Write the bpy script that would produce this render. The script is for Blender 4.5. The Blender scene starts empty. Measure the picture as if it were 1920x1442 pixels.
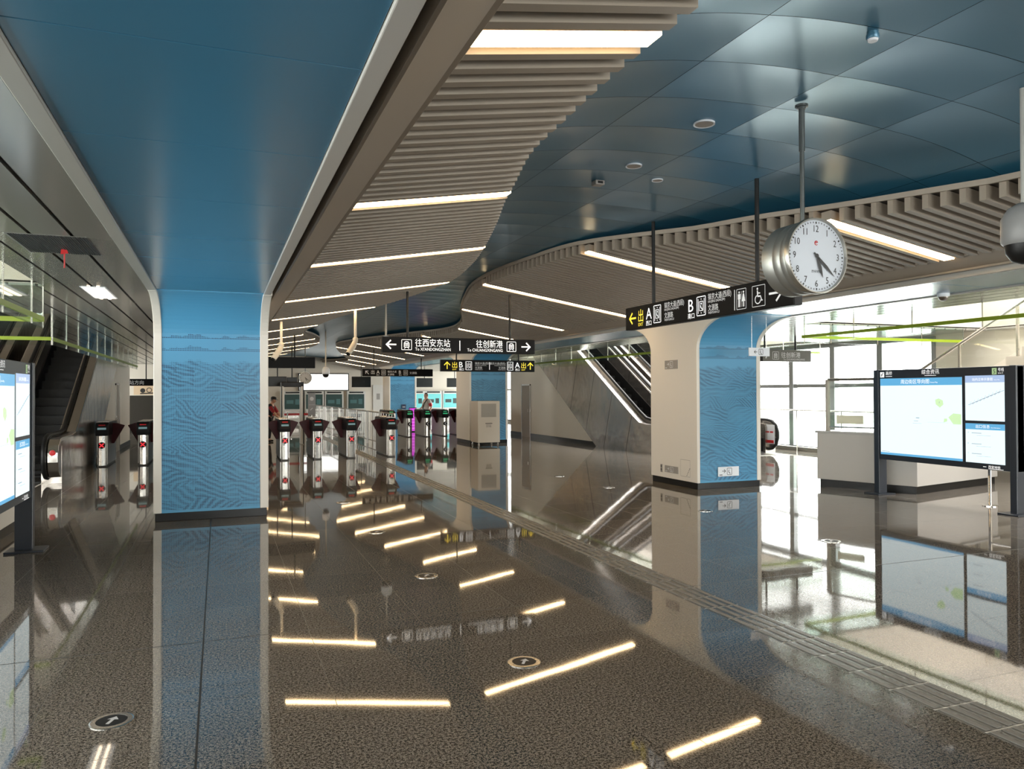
import bpy, bmesh, math, random
from mathutils import Vector, Matrix
random.seed(7)
S = bpy.context.scene
COL = S.collection
PI = math.pi

# ------------------------------------------------------------------ camera
def make_camera():
    yaw, pitch, roll = .36942, .010072, -.0040175
    cy, sy, cp, sp = math.cos(yaw), math.sin(yaw), math.cos(pitch), math.sin(pitch)
    f = Vector((sy*cp, cy*cp, sp)); r = Vector((cy, -sy, 0)); u = r.cross(f)
    cr, sr = math.cos(roll), math.sin(roll)
    r2 = cr*r+sr*u; u2 = -sr*r+cr*u
    cam = bpy.data.cameras.new('camera'); cam.sensor_width = 36
    cam.lens = 1418.76/1920*36; cam.clip_start = .05; cam.clip_end = 300
    o = bpy.data.objects.new('camera', cam); COL.objects.link(o)
    m = Matrix((r2, u2, -f)).transposed().to_4x4(); m.translation = (0, 0, 1.7)
    o.matrix_world = m
    S.camera = o
make_camera()

# ------------------------------------------------------------------ light and exposure
SKY = 17.0
w = bpy.data.worlds.new('sky'); S.world = w; w.use_nodes = True
bg = w.node_tree.nodes['Background']
bg.inputs[0].default_value = (1, .982, .962, 1); bg.inputs[1].default_value = SKY
STRIP = 23.0
S.view_settings.view_transform = 'Standard'; S.view_settings.look = 'None'
S.view_settings.exposure = -.07; S.view_settings.gamma = 1; S.view_settings.use_curve_mapping = False
S.cycles.use_denoising = True
S.cycles.max_bounces = 9; S.cycles.diffuse_bounces = 4; S.cycles.glossy_bounces = 5
S.cycles.transparent_max_bounces = 12; S.cycles.sample_clamp_indirect = 12
S.cycles.caustics_reflective = False; S.cycles.caustics_refractive = False
S.cycles.use_light_tree = True

def portal(name, loc, rot, sx, sy):
    l = bpy.data.lights.new(name, 'AREA'); l.shape = 'RECTANGLE'; l.size = sx; l.size_y = sy
    l.energy = 1; l.cycles.is_portal = True
    o = bpy.data.objects.new(name, l); COL.objects.link(o); o.location = loc; o.rotation_euler = rot

portal('daylight_right', (15.3, 28, 1.5), (0, PI/2, 0), 3.0, 31)
portal('added_daylight_end', (7.5, -9.9, 1.5), (PI/2, 0, 0), 15.8, 3.0)  # portal for the added end windows
portal('added_daylight_right_near', (15.3, -4.3, 1.5), (0, PI/2, 0), 3.0, 11.6)  # portal for the added near right windows
portal('added_daylight_left', (-6.95, 2.2, 1.5), (0, -PI/2, 0), 3.0, 24.4)  # portal for the added left windows
portal('roof_gap_daylight', (13.8, 17, 7.6), (0, 0, 0), 3.6, 56)  # portal at the roof gap left to light the right voids
portal('added_daylight_far_left', (-6.95, 33, 1.5), (0, -PI/2, 0), 3.0, 6)  # portal for the added far left windows

# ------------------------------------------------------------------ materials
MATS = {}
def mat(name, col, rough=.5, metal=0, emit=None, es=0, ior=1.5, coat=0):
    if name in MATS: return MATS[name]
    m = bpy.data.materials.new(name); m.use_nodes = True
    b = m.node_tree.nodes['Principled BSDF']
    b.inputs['Base Color'].default_value = (*col, 1); b.inputs['Roughness'].default_value = rough
    b.inputs['Metallic'].default_value = metal; b.inputs['IOR'].default_value = ior
    if coat: b.inputs['Coat Weight'].default_value = coat; b.inputs['Coat Roughness'].default_value = .05
    if emit: b.inputs['Emission Color'].default_value = (*emit, 1); b.inputs['Emission Strength'].default_value = es
    MATS[name] = m; return m
class NT:
    def __init__(s, m): s.t = m.node_tree; s.n = s.t.nodes; s.l = s.t.links; s.b = s.n.get('Principled BSDF')
    def new(s, t, **k):
        n = s.n.new(t)
        for a, v in k.items(): setattr(n, a, v)
        return n
    def put(s, sock, v):
        if isinstance(v, bpy.types.NodeSocket): s.l.new(v, sock)
        elif v is not None: sock.default_value = v
    def math(s, op, a, b=None, c=None):
        n = s.new('ShaderNodeMath', operation=op)
        s.put(n.inputs[0], a); s.put(n.inputs[1], b); s.put(n.inputs[2], c)
        return n.outputs[0]
    def mix(s, f, a, b):
        n = s.new('ShaderNodeMix', data_type='RGBA'); s.put(n.inputs[0], f); s.put(n.inputs[6], a); s.put(n.inputs[7], b); return n.outputs[2]
    def noise(s, vec, scale, detail=2, rough=.5):
        n = s.new('ShaderNodeTexNoise'); s.put(n.inputs['Vector'], vec); n.inputs['Scale'].default_value = scale
        n.inputs['Detail'].default_value = detail; n.inputs['Roughness'].default_value = rough; return n.outputs['Fac']
    def step(s, v, lo, hi):
        n = s.new('ShaderNodeMapRange', interpolation_type='SMOOTHSTEP'); s.put(n.inputs[0], v)
        n.inputs[1].default_value = lo; n.inputs[2].default_value = hi; return n.outputs[0]
    def bump(s, h, strength=.1, dist=.01):
        n = s.new('ShaderNodeBump'); n.inputs['Strength'].default_value = strength; n.inputs['Distance'].default_value = dist
        s.put(n.inputs['Height'], h); s.l.new(n.outputs[0], s.b.inputs['Normal'])

WHITE = mat('white_panel', (.70, .66, .60), .38)
RIM = mat('rim_white', (.37, .355, .33), .35)
CREAM = mat('cream_wall', (.62, .57, .49), .5)
BLACK = mat('black_plinth', (.007, .007, .007), .3, ior=1.35)
SLOT = mat('dark_slot', (.006, .006, .006), .8)
SLATM = mat('slat_taupe', (.31, .262, .212), .45)
BACKB = mat('ceiling_back', (.07, .058, .047), .8)
BLUE = mat('blue_paint', (.038, .15, .25), .24)
BLUEC = mat('blue_ceiling', (.035, .15, .24), .30, .3, ior=1.8)
STEEL = mat('stainless', (.55, .53, .50), .24, 1)
STEELD = mat('stainless_dark', (.30, .28, .26), .28, 1)
CHROME = mat('chrome', (.75, .73, .70), .12, 1)
RUBBER = mat('black_rubber', (.007, .007, .007), .45, ior=1.35)
BLKMET = mat('black_metal', (.008, .008, .009), .4, ior=1.3)
NAVY = mat('kiosk_navy', (.012, .017, .026), .35)
GREEN = mat('lime_stripe', (.20, .28, .008), .4)
MAROON = mat('maroon_wing', (.05, .004, .007), .4, ior=1.25)
SIGNB = mat('sign_black', (.004, .004, .0045), .45, ior=1.2)
SIGNW = mat('sign_white', (.8, .8, .8), .5, emit=(1, 1, 1), es=.75)
SIGNG = mat('sign_grey', (.4, .4, .4), .5, emit=(1, 1, 1), es=.14)
SIGNY = mat('sign_yellow', (.8, .6, .05), .5, emit=(1, .78, .05), es=.7)
SCR = mat('screen_white', (.05, .05, .05), .2, emit=(.84, .98, 1), es=1.12)
SCRB = mat('screen_blue', (.05, .05, .05), .2, emit=(.12, .50, .86), es=.9)
SCRL = mat('screen_pale_blue', (.05, .05, .05), .2, emit=(.45, .60, .88), es=.95)
SCRG = mat('screen_green', (.05, .05, .05), .2, emit=(.66, .92, .50), es=1.05)
SCRK = mat('screen_ink', (.05, .05, .05), .2, emit=(.42, .50, .62), es=.8)
SCRT = mat('screen_text', (.05, .05, .05), .2, emit=(1, 1, 1), es=1.25)
LAMP = mat('strip_diffuser', (.8, .8, .8), .4, emit=(1, .69, .36), es=STRIP)
LIGHTBOX = mat('lightbox_face', (.8, .8, .8), .4, emit=(1, 1, .95), es=1.5)
PLAQ = mat('plaque_white', (.72, .75, .80), .35)
PLAQG = mat('plaque_grey', (.30, .28, .26), .4)
INK = mat('ink', (.02, .02, .02), .5)
RED = mat('red', (.50, .012, .015), .4)
REDL = mat('red_lamp', (.3, .01, .01), .4, emit=(1, .03, .05), es=.75)
GRNL = mat('green_lamp', (.02, .2, .05), .4, emit=(.1, 1, .45), es=.35)
TEALS = mat('teal_screen', (.004, .018, .016), .4, emit=(.03, .30, .26), es=.05)
CYANS = mat('cyan_screen', (.02, .2, .2), .2, emit=(.20, .85, .85), es=.55)
DARKS = mat('dark_screen', (.006, .008, .008), .3, ior=1.3)
MAGEN = mat('magenta_panel', (.3, .02, .3), .3, emit=(.75, .08, .75), es=.8)
TACT = mat('tactile_steel', (.17, .165, .155), .45)
CREAMP = mat('cream_paint', (.55, .50, .42), .4)
GREYP = mat('grey_paint', (.22, .22, .22), .45)
DKGREY = mat('dark_grey', (.05, .048, .045), .5)
SKIN = mat('skin', (.50, .28, .19), .55)
HAIR = mat('hair', (.01, .008, .007), .5)
SHIRT = mat('white_shirt', (.62, .60, .56), .8)
TROUS = mat('dark_trousers', (.014, .014, .018), .85)
VEST = mat('dark_vest', (.012, .012, .014), .8)
REDS = mat('red_sleeve', (.26, .012, .02), .8)
DOORM = mat('door_brown', (.12, .10, .08), .45)
LOUVM = mat('louvre_grey', (.33, .30, .26), .45)

def granite():
    m = mat('polished_granite', (.1, .09, .08), .045, ior=1.62); t = NT(m)
    co = t.new('ShaderNodeTexCoord').outputs['Object']
    sp = t.new('ShaderNodeSeparateXYZ'); t.l.new(co, sp.inputs[0]); x, y = sp.outputs[0], sp.outputs[1]
    n1 = t.noise(co, 170, 3, .7); n2 = t.noise(co, 70, 2, .6); n3 = t.noise(co, .9, 3)
    v = t.math('ADD', t.math('MULTIPLY', n1, .6), t.math('MULTIPLY', n2, .4))
    base = t.mix(t.step(v, .43, .57), (.016, .013, .010, 1), (.275, .245, .21, 1))
    wide = t.math('LESS_THAN', x, .25)
    xa = t.math('DIVIDE', t.math('ADD', x, .10), .8); xb = t.math('DIVIDE', t.math('SUBTRACT', x, .60), .795)
    xs = t.math('ADD', t.math('MULTIPLY', wide, xa), t.math('MULTIPLY', t.math('SUBTRACT', 1.0, wide), xb))
    ys = t.math('DIVIDE', t.math('SUBTRACT', y, 5.61), .81)
    dx = t.math('ABSOLUTE', t.math('SUBTRACT', xs, t.math('ROUND', xs)))
    dy = t.math('ABSOLUTE', t.math('SUBTRACT', ys, t.math('ROUND', ys)))
    tile = t.new('ShaderNodeCombineXYZ'); t.put(tile.inputs[0], t.math('FLOOR', xs)); t.put(tile.inputs[1], t.math('FLOOR', ys))
    wn = t.new('ShaderNodeTexWhiteNoise', noise_dimensions='2D'); t.l.new(tile.outputs[0], wn.inputs['Vector'])
    mx = t.math('ABSOLUTE', t.math('ADD', x, .10)); my = t.math('ABSOLUTE', t.math('SUBTRACT', y, 5.61))
    j = t.math('MULTIPLY', t.step(t.math('MINIMUM', dx, dy), .0028, .0010), .75)
    main = t.step(t.math('MINIMUM', mx, my), .0075, .0045)
    j = t.math('MAXIMUM', j, main)
    tone = t.math('ADD', t.math('ADD', .80, t.math('MULTIPLY', wn.outputs[0], .16)), t.math('MULTIPLY', n3, .2))
    vm = t.new('ShaderNodeVectorMath', operation='SCALE'); t.l.new(base, vm.inputs[0]); t.l.new(tone, vm.inputs['Scale'])
    t.l.new(t.mix(j, vm.outputs[0], (.006, .005, .005, 1)), t.b.inputs['Base Color'])
    t.l.new(t.math('ADD', .035, t.math('MULTIPLY', j, .5)), t.b.inputs['Roughness'])
    # each slab is laid at a hair's tilt, and the polish waves slightly
    c2 = t.new('ShaderNodeVectorMath', operation='MULTIPLY'); t.l.new(co, c2.inputs[0]); c2.inputs[1].default_value = (1.2, 1.2, 1)
    t.bump(t.noise(c2.outputs[0], 1.6, 1), .022, .02)
    return m
GRAN = granite()

def mural():
    m = mat('blue_perforated_mural', (.085, .31, .52), .40); t = NT(m)
    co = t.new('ShaderNodeTexCoord').outputs['Object']
    sp = t.new('ShaderNodeSeparateXYZ'); t.l.new(co, sp.inputs[0]); x, z = sp.outputs[0], sp.outputs[2]
    p2 = t.new('ShaderNodeCombineXYZ'); t.put(p2.inputs[0], x); t.put(p2.inputs[1], z)
    wv = t.new('ShaderNodeTexNoise'); t.l.new(p2.outputs[0], wv.inputs['Vector']); wv.inputs['Scale'].default_value = 2.2
    wrp = t.new('ShaderNodeVectorMath', operation='MULTIPLY_ADD'); t.l.new(wv.outputs['Color'], wrp.inputs[0]); wrp.inputs[1].default_value = (.22, .22, 0); t.l.new(p2.outputs[0], wrp.inputs[2])
    vo = t.new('ShaderNodeTexVoronoi'); vsc = t.new('ShaderNodeVectorMath', operation='MULTIPLY'); t.l.new(wrp.outputs[0], vsc.inputs[0]); vsc.inputs[1].default_value = (2.6, 4.6, 1); t.l.new(vsc.outputs[0], vo.inputs['Vector']); vo.inputs['Scale'].default_value = 1.0
    cs = t.new('ShaderNodeSeparateColor'); t.l.new(vo.outputs['Color'], cs.inputs[0])
    ang = t.math('ADD', .75, t.math('MULTIPLY', cs.outputs[0], 1.75))
    s2 = t.new('ShaderNodeSeparateXYZ'); t.l.new(wrp.outputs[0], s2.inputs[0])
    d = t.math('ADD', t.math('MULTIPLY', s2.outputs[0], t.math('COSINE', ang)), t.math('MULTIPLY', s2.outputs[1], t.math('SINE', ang)))
    fr = t.math('ADD', 72.0, t.math('MULTIPLY', cs.outputs[1], 75.0))
    st = t.math('ADD', .5, t.math('MULTIPLY', t.math('SINE', t.math('MULTIPLY', d, fr)), .5))
    edge = t.step(vo.outputs['Distance'], .30, .05)
    pat = t.math('MULTIPLY', st, t.math('ADD', t.math('MULTIPLY', cs.outputs[2], .55), t.math('MULTIPLY', t.noise(p2.outputs[0], 5.0, 2), .7)))
    pat = t.math('MULTIPLY', pat, t.math('SUBTRACT', 1.15, edge))
    # skyline of hills at the top of the picture
    nx = t.new('ShaderNodeCombineXYZ'); t.put(nx.inputs[0], x)
    hill = t.math('ADD', 2.34, t.math('MULTIPLY', t.noise(nx.outputs[0], 3.2, 3, .6), .26))
    field = t.step(t.math('SUBTRACT', z, t.math('SUBTRACT', hill, .36)), .03, -.03)
    sky = t.math('MULTIPLY', t.math('LESS_THAN', z, hill), t.math('GREATER_THAN', z, 2.44))
    mist = t.math('MULTIPLY', t.math('LESS_THAN', z, t.math('SUBTRACT', hill, .16)), t.math('GREATER_THAN', z, 2.27))
    fld = t.math('MULTIPLY', t.math('ADD', .20, t.math('MULTIPLY', pat, .70)), field)
    tot = t.math('MAXIMUM', fld, t.math('MAXIMUM', t.math('MULTIPLY', sky, .55), t.math('MULTIPLY', mist, .45)))
    tot = t.math('MULTIPLY', tot, t.math('GREATER_THAN', z, .14))
    gx = t.math('ABSOLUTE', t.math('SUBTRACT', t.math('FRACT', t.math('DIVIDE', x, .021)), .5))
    gz = t.math('ABSOLUTE', t.math('SUBTRACT', t.math('FRACT', t.math('DIVIDE', z, .021)), .5))
    rad = t.math('MULTIPLY', t.math('SQRT', tot), .41)
    hole = t.math('MULTIPLY', t.math('LESS_THAN', t.math('MAXIMUM', gx, gz), rad), t.math('GREATER_THAN', tot, .02))
    t.l.new(t.mix(hole, (.08, .30, .51, 1), (.008, .03, .075, 1)), t.b.inputs['Base Color'])
    return m
MURAL = mural()

def brushed(name, col, rough, wav=.5, seams=0):
    m = mat(name, col, rough, 1); t = NT(m)
    co = t.new('ShaderNodeTexCoord').outputs['Object']
    n = t.noise(co, 1.7, 2)
    t.bump(n, wav, .05)
    if seams:
        sp = t.new('ShaderNodeSeparateXYZ'); t.l.new(co, sp.inputs[0])
        q = t.math('DIVIDE', t.math('ADD', sp.outputs[1], t.math('MULTIPLY', sp.outputs[2], .33)), seams)
        dq = t.math('ABSOLUTE', t.math('SUBTRACT', q, t.math('ROUND', q)))
        t.l.new(t.mix(t.step(dq, .012, .006), (*col, 1), (.03, .028, .025, 1)), t.b.inputs['Base Color'])
    return m
CLAD = brushed('escalator_cladding', (.50, .46, .42), .27, .5, 1.35)
SHEEN = brushed('escalator_sheet', (.52, .50, .47), .22, .5)
GLOSSP = None
def gloss_ceiling():
    m = mat('gloss_ceiling_strip', (.25, .24, .22), .17, .15); t = NT(m)
    co = t.new('ShaderNodeTexCoord').outputs['Object']
    t.bump(t.noise(co, .9, 0), .10, .03); return m
GLOSSP = gloss_ceiling()

def glassy(name, tint, ior=1.45):
    m = bpy.data.materials.new(name); m.use_nodes = True; t = NT(m); t.n.remove(t.b)
    tr = t.new('ShaderNodeBsdfTransparent'); tr.inputs[0].default_value = (*tint, 1)
    gl = t.new('ShaderNodeBsdfGlossy'); gl.inputs['Roughness'].default_value = .02
    fr = t.new('ShaderNodeFresnel'); ge = t.new('ShaderNodeNewGeometry')
    t.put(fr.inputs[0], t.math('ADD', ior, t.math('MULTIPLY', ge.outputs['Backfacing'], 1/ior-ior)))   # a pane has the same sheen from both sides
    mx = t.new('ShaderNodeMixShader'); t.l.new(fr.outputs[0], mx.inputs[0]); t.l.new(tr.outputs[0], mx.inputs[1]); t.l.new(gl.outputs[0], mx.inputs[2])
    t.l.new(mx.outputs[0], t.n['Material Output'].inputs[0]); return m
GLASS = glassy('clear_glass', (.96, .98, .97)); GLASSG = glassy('green_tint_glass', (.92, .97, .945), 1.16)

# ------------------------------------------------------------------ mesh builder
class MB:
    def __init__(s): s.v = []; s.f = []
    def add(s, vs, fs):
        b = len(s.v); s.v += [tuple(v) for v in vs]; s.f += [tuple(i+b for i in f) for f in fs]; return s
    def box(s, x0, x1, y0, y1, z0, z1):
        return s.add([(x0, y0, z0), (x1, y0, z0), (x1, y1, z0), (x0, y1, z0), (x0, y0, z1), (x1, y0, z1), (x1, y1, z1), (x0, y1, z1)],
                     [(3, 2, 1, 0), (4, 5, 6, 7), (0, 1, 5, 4), (1, 2, 6, 5), (2, 3, 7, 6), (3, 0, 4, 7)])
    def hexa(s, p):  # eight corners, bottom ring then top ring
        return s.add(p, [(3, 2, 1, 0), (4, 5, 6, 7), (0, 1, 5, 4), (1, 2, 6, 5), (2, 3, 7, 6), (3, 0, 4, 7)])
    def prism(s, pts, a0, a1, axis='x'):
        """pts: closed outline; axis x: pts are (y,z); axis y: (x,z); axis z: (x,y)"""
        n = len(pts)
        mk = {'x': lambda a, p: (a, p[0], p[1]), 'y': lambda a, p: (p[0], a, p[1]), 'z': lambda a, p: (p[0], p[1], a)}[axis]
        return s.add([mk(a0, p) for p in pts]+[mk(a1, p) for p in pts],
                     [tuple(range(n))[::-1], tuple(range(n, 2*n))]+[(i, (i+1) % n, n+(i+1) % n, n+i) for i in range(n)])
    def tube(s, pts, r, n=10, closed=False, caps=True):
        P = [Vector(p) for p in pts]; R = r if isinstance(r, (list, tuple)) else [r]*len(P)
        up = None; rings = []
        m = len(P)
        for i, p in enumerate(P):
            a = P[(i-1) % m] if (closed or i) else p; b = P[(i+1) % m] if (closed or i < m-1) else p
            t = (b-a).normalized()
            if up is None:
                up = t.orthogonal().normalized()
            up = (up-t*up.dot(t)); up = up.normalized() if up.length > 1e-6 else t.orthogonal().normalized()
            w_ = t.cross(up)
            rings.append([p+R[i]*(math.cos(2*PI*k/n)*up+math.sin(2*PI*k/n)*w_) for k in range(n)])
        vs = [v for rg in rings for v in rg]; fs = []
        for i in range(m if closed else m-1):
            for k in range(n):
                a = i*n+k; b = i*n+(k+1) % n; c = ((i+1) % m)*n+(k+1) % n; d = ((i+1) % m)*n+k
                fs.append((a, b, c, d))
        if caps and not closed: fs += [tuple(range(n))[::-1], tuple(range((m-1)*n, m*n))]
        return s.add(vs, fs)
    def cyl(s, p0, p1, r, n=16, r2=None): return s.tube([p0, p1], [r, r if r2 is None else r2], n)
    def lathe(s, prof, c=(0, 0, 0), n=24, axis='z'):
        """prof: (r, h) list"""
        vs = []; fs = []; m = len(prof)
        for r, h in prof:
            for k in range(n):
                a = 2*PI*k/n; x, y = r*math.cos(a), r*math.sin(a)
                q = (x, y, h) if axis == 'z' else ((x, h, y) if axis == 'y' else (h, x, y))
                vs.append((q[0]+c[0], q[1]+c[1], q[2]+c[2]))
        for i in range(m-1):
            for k in range(n): fs.append((i*n+k, i*n+(k+1) % n, (i+1)*n+(k+1) % n, (i+1)*n+k))
        fs += [tuple(range(n))[::-1], tuple(range((m-1)*n, m*n))]
        return s.add(vs, fs)
    # flat graphics in the local xz plane at depth y
    def flat(s, pts, y): return s.add([(p[0], y, p[1]) for p in pts], [tuple(range(len(pts)))])
    def rect(s, x0, x1, z0, z1, y): return s.flat([(x0, z0), (x1, z0), (x1, z1), (x0, z1)], y)
    def stroke(s, a, b, w_, y):
        d = Vector((b[0]-a[0], b[1]-a[1])).normalized(); n = Vector((-d.y, d.x))*w_/2
        return s.flat([(a[0]-n.x, a[1]-n.y), (b[0]-n.x, b[1]-n.y), (b[0]+n.x, b[1]+n.y), (a[0]+n.x, a[1]+n.y)], y)
    def disc(s, cx, cz, r, y, n=24): return s.flat([(cx+r*math.cos(2*PI*k/n), cz+r*math.sin(2*PI*k/n)) for k in range(n)], y)
    def ring(s, cx, cz, r0, r1, y, n=28, a0=0, a1=2*PI):
        for k in range(n):
            p, q = a0+(a1-a0)*k/n, a0+(a1-a0)*(k+1)/n
            s.flat([(cx+r0*math.cos(p), cz+r0*math.sin(p)), (cx+r1*math.cos(p), cz+r1*math.sin(p)), (cx+r1*math.cos(q), cz+r1*math.sin(q)), (cx+r0*math.cos(q), cz+r0*math.sin(q))], y)
        return s
    def text(s, body, size, x, z, y, align='l', sx=1.0):
        vs, fs, wd = glyphs(body)
        off = {'l': 0, 'c': -wd*size*sx/2, 'r': -wd*size*sx}[align]
        return s.add([(x+off+v[0]*size*sx, y, z+v[1]*size) for v in vs], fs)
    def build(s, name, m, parent=None, smooth=False, bevel=0, seg=2, base=None):
        me = bpy.data.meshes.new(name)
        vs = s.v
        if base is not None: vs = [(v[0]-base[0], v[1]-base[1], v[2]-base[2]) for v in vs]
        me.from_pydata(vs, [], s.f); me.update()
        bm = bmesh.new(); bm.from_mesh(me)
        bmesh.ops.recalc_face_normals(bm, faces=bm.faces)
        bm.to_mesh(me); bm.free()
        me.materials.append(m)
        if smooth: me.polygons.foreach_set('use_smooth', [True]*len(me.polygons))
        o = bpy.data.objects.new(name, me); COL.objects.link(o)
        if base is not None and parent is None: o.location = base
        if parent is not None: o.parent = parent
        if bevel:
            b = o.modifiers.new('bevel', 'BEVEL'); b.width = bevel; b.segments = seg; b.limit_method = 'ANGLE'; b.angle_limit = .6
        if smooth:
            try: me.set_sharp_from_angle(angle=.7)
            except Exception: pass
        return o
_gl = {}
def glyphs(body):
    if body not in _gl:
        cu = bpy.data.curves.new('t', 'FONT'); cu.body = body; cu.size = 1; cu.resolution_u = 2
        o = bpy.data.objects.new('t', cu); COL.objects.link(o)
        me = bpy.data.meshes.new_from_object(o.evaluated_get(bpy.context.evaluated_depsgraph_get()))
        vs = [(v.co.x, v.co.y) for v in me.vertices]; fs = [tuple(p.vertices) for p in me.polygons]
        x0 = min(v[0] for v in vs); x1 = max(v[0] for v in vs)
        _gl[body] = ([(v[0]-x0, v[1]) for v in vs], fs, x1-x0)
        bpy.data.objects.remove(o); bpy.data.curves.remove(cu); bpy.data.meshes.remove(me)
    return _gl[body]
def empty(name, loc, rz=0, label=None, cat=None, group=None):
    o = bpy.data.objects.new(name, None); COL.objects.link(o); o.location = loc; o.rotation_euler = (0, 0, rz); o.empty_display_size = .1
    return tag(o, label, cat, group)
def tag(o, label=None, cat=None, group=None, kind=None):
    if label: o['label'] = label
    if cat: o['category'] = cat
    if group: o['group'] = group
    if kind: o['kind'] = kind
    return o
def struct(o, label=None): return tag(o, label, None, None, 'structure')
def dup(o, loc=None, rz=None, label=None, parent=None):
    c = o.copy(); COL.objects.link(c)
    if parent is not None: c.parent = parent
    if loc is not None: c.location = loc
    if rz is not None: c.rotation_euler = (0, 0, rz)
    if label: c['label'] = label
    for ch in list(o.children): dup(ch, parent=c)
    return c
ORD = ['first', 'second', 'third', 'fourth', 'fifth', 'sixth', 'seventh', 'eighth', 'ninth', 'tenth', 'eleventh', 'twelfth', 'thirteenth', 'fourteenth', 'fifteenth', 'sixteenth']
def interp(tab, y):
    if y <= tab[0][0]: return tab[0][1]
    for i in range(len(tab)-1):
        (a, p), (b, q) = tab[i], tab[i+1]
        if y <= b:
            m0 = (q-tab[i-1][1])/(b-tab[i-1][0]) if i else (q-p)/(b-a)
            m1 = (tab[i+2][1]-p)/(tab[i+2][0]-a) if i+2 < len(tab) else (q-p)/(b-a)
            t = (y-a)/(b-a); h = b-a
            return (2*t**3-3*t*t+1)*p+(t**3-2*t*t+t)*h*m0+(-2*t**3+3*t*t)*q+(t**3-t*t)*h*m1
    return tab[-1][1]

# ------------------------------------------------------------------ the room shell
Y0, Y1 = -10.0, 44.0
XL, XR = -7.06, 15.4
struct(MB().box(XL, XR, Y0, Y1, -.12, 0).build('floor', GRAN))
CZ = 2.98
# left escalator void / left stair void / right stair void / right escalator void
HL = [(-6.6, -1.95, 2.5, 10.35), (-6.6, -2.5, 13.9, 27.5)]
HR = [(10.4, 15.28, 3.0, 11.5), (10.4, 14.8, 15.6, 27.5)]
def aisle_ceiling(name, xs0, xs1, pitch, holes, side):
    strips = MB(); back = MB()
    n = int(round((xs1-xs0)/pitch))
    for i in range(n):
        a = xs0+i*pitch; b = min(a+pitch, xs1); cuts = []
        for hx0, hx1, hy0, hy1 in holes:
            if b > hx0+.02 and a < hx1-.02: cuts.append((hy0, hy1, hx0, hx1))
        segs = []; y = Y0
        for c0, c1, hx0, hx1 in sorted(cuts): segs.append((y, c0)); y = c1
        segs.append((y, Y1))
        for s0, s1 in segs:
            if s1-s0 > .05:
                strips.box(a+.015, b-.015, s0, s1, CZ, CZ+.03); back.box(a, b, s0, s1, CZ+.035, CZ+.06)
        for c0, c1, hx0, hx1 in cuts:       # strip pieces beside a hole edge
            if a < hx0-.03: strips.box(a+.011, hx0, c0, c1, CZ, CZ+.03); back.box(a, hx0, c0, c1, CZ+.035, CZ+.06)
            if b > hx1+.03: strips.box(hx1, b-.011, c0, c1, CZ, CZ+.03); back.box(hx1, b, c0, c1, CZ+.035, CZ+.06)
    struct(strips.build('ceiling', GLOSSP)); struct(back.build('ceiling_backing', SLOT))
    sh = MB()
    for hx0, hx1, hy0, hy1 in holes:        # upstand round each void
        t = .08
        sh.box(hx0-t, hx0, hy0, hy1, CZ+.03, 4.2); sh.box(hx1, hx1+t, hy0, hy1, CZ+.03, 4.2)
        sh.box(hx0-t, hx1+t, hy0-t, hy0, CZ+.03, 4.2); sh.box(hx0-t, hx1+t, hy1, hy1+t, CZ+.03, 4.2)
    struct(sh.build('trim_'+side, CREAM))
aisle_ceiling('left', -.81-.30*21, -.81, .30, HL, '1')
aisle_ceiling('right', 9.05, 9.05+.3024*21, .3024, HR, '2')

# side and end walls
WB = .10
struct(MB().box(XL-.15, XL, 14.2, 30, 0, 4.25).box(XL-.15, XL, 36, Y1, 0, 4.25).box(XL-.15, XL, 30, 36, 2.95, 4.25).box(XL-.15, XL, Y0, 14.2, 2.95, 4.25).box(XL-.15, XL, Y0, Y1, 4.25, 7.6).build('wall_left', CREAM))  # unseen upper band added to keep the left voids dark
struct(MB().box(XR, XR+.15, 1.52, 12.72, 0, 4.25).box(XR, XR+.15, Y0, 1.52, 2.95, 4.25).box(XR, XR+.15, Y0, 1.52, -.12, .08).box(XR, XR+.15, Y0, Y1, 4.25, 7.6).box(XR, XR+.15, 12.72, Y1, 2.95, 4.25).box(XR, XR+.15, 12.72, Y1, -.12, .08).build('wall_right', CREAM))  # unseen upper band added to shut open sky out of floor reflections
struct(MB().box(XL, XR, Y1, Y1+.15, 0, 4.25).build('wall_back', CREAM))
struct(MB().box(XL, XR, Y0-.15, Y0, 2.95, 4.25).box(XL, XL+3*2.246, Y0-.15, Y0, 0, 2.95).build('wall_front', CREAM))
struct(MB().box(XL-1, 12.0, Y0-1, Y1+1, 7.6, 7.75).build('sky_block_roof', CREAM))  # added out of view: blocks the sky, open at right to light voids
struct(MB().box(-.81, 9.05, Y0, Y1, 4.2, 4.3).build('ceiling_slab', BACKB))
def bays(i0, lst, x, facing, axis='y'):
    k = i0
    for a, b in lst:
        fr = MB(); g = MB(); t = .085; z0, z1 = .08, 2.95
        def bx(u0, u1, d0, d1, za, zb):
            if axis == 'y': fr.box(x+d0, x+d1, u0, u1, za, zb)
            else: fr.box(u0, u1, x+d0, x+d1, za, zb)
        d0, d1 = (-.10, .06) if facing < 0 else (-.06, .10)
        bx(a, a+t, d0, d1, z0, z1); bx(b-t, b, d0, d1, z0, z1)
        bx(a+t, b-t, d0, d1, z0, z0+.07); bx(a+t, b-t, d0, d1, z1-.08, z1); bx(a+t, b-t, d0*.7, d1*.7, 1.79, 1.89)
        o = struct(fr.build('window_%d' % k, mat('window_frame', (.20, .21, .21), .45)))
        if axis == 'y': g.box(x-.006, x+.006, a+t, b-t, z0+.07, z1-.08)
        else: g.box(a+t, b-t, x-.006, x+.006, z0+.07, z1-.08)
        g.build('pane', GLASS, o); k += 1
    return k
ny = 20; p = (Y1-12.72)/ny
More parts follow.
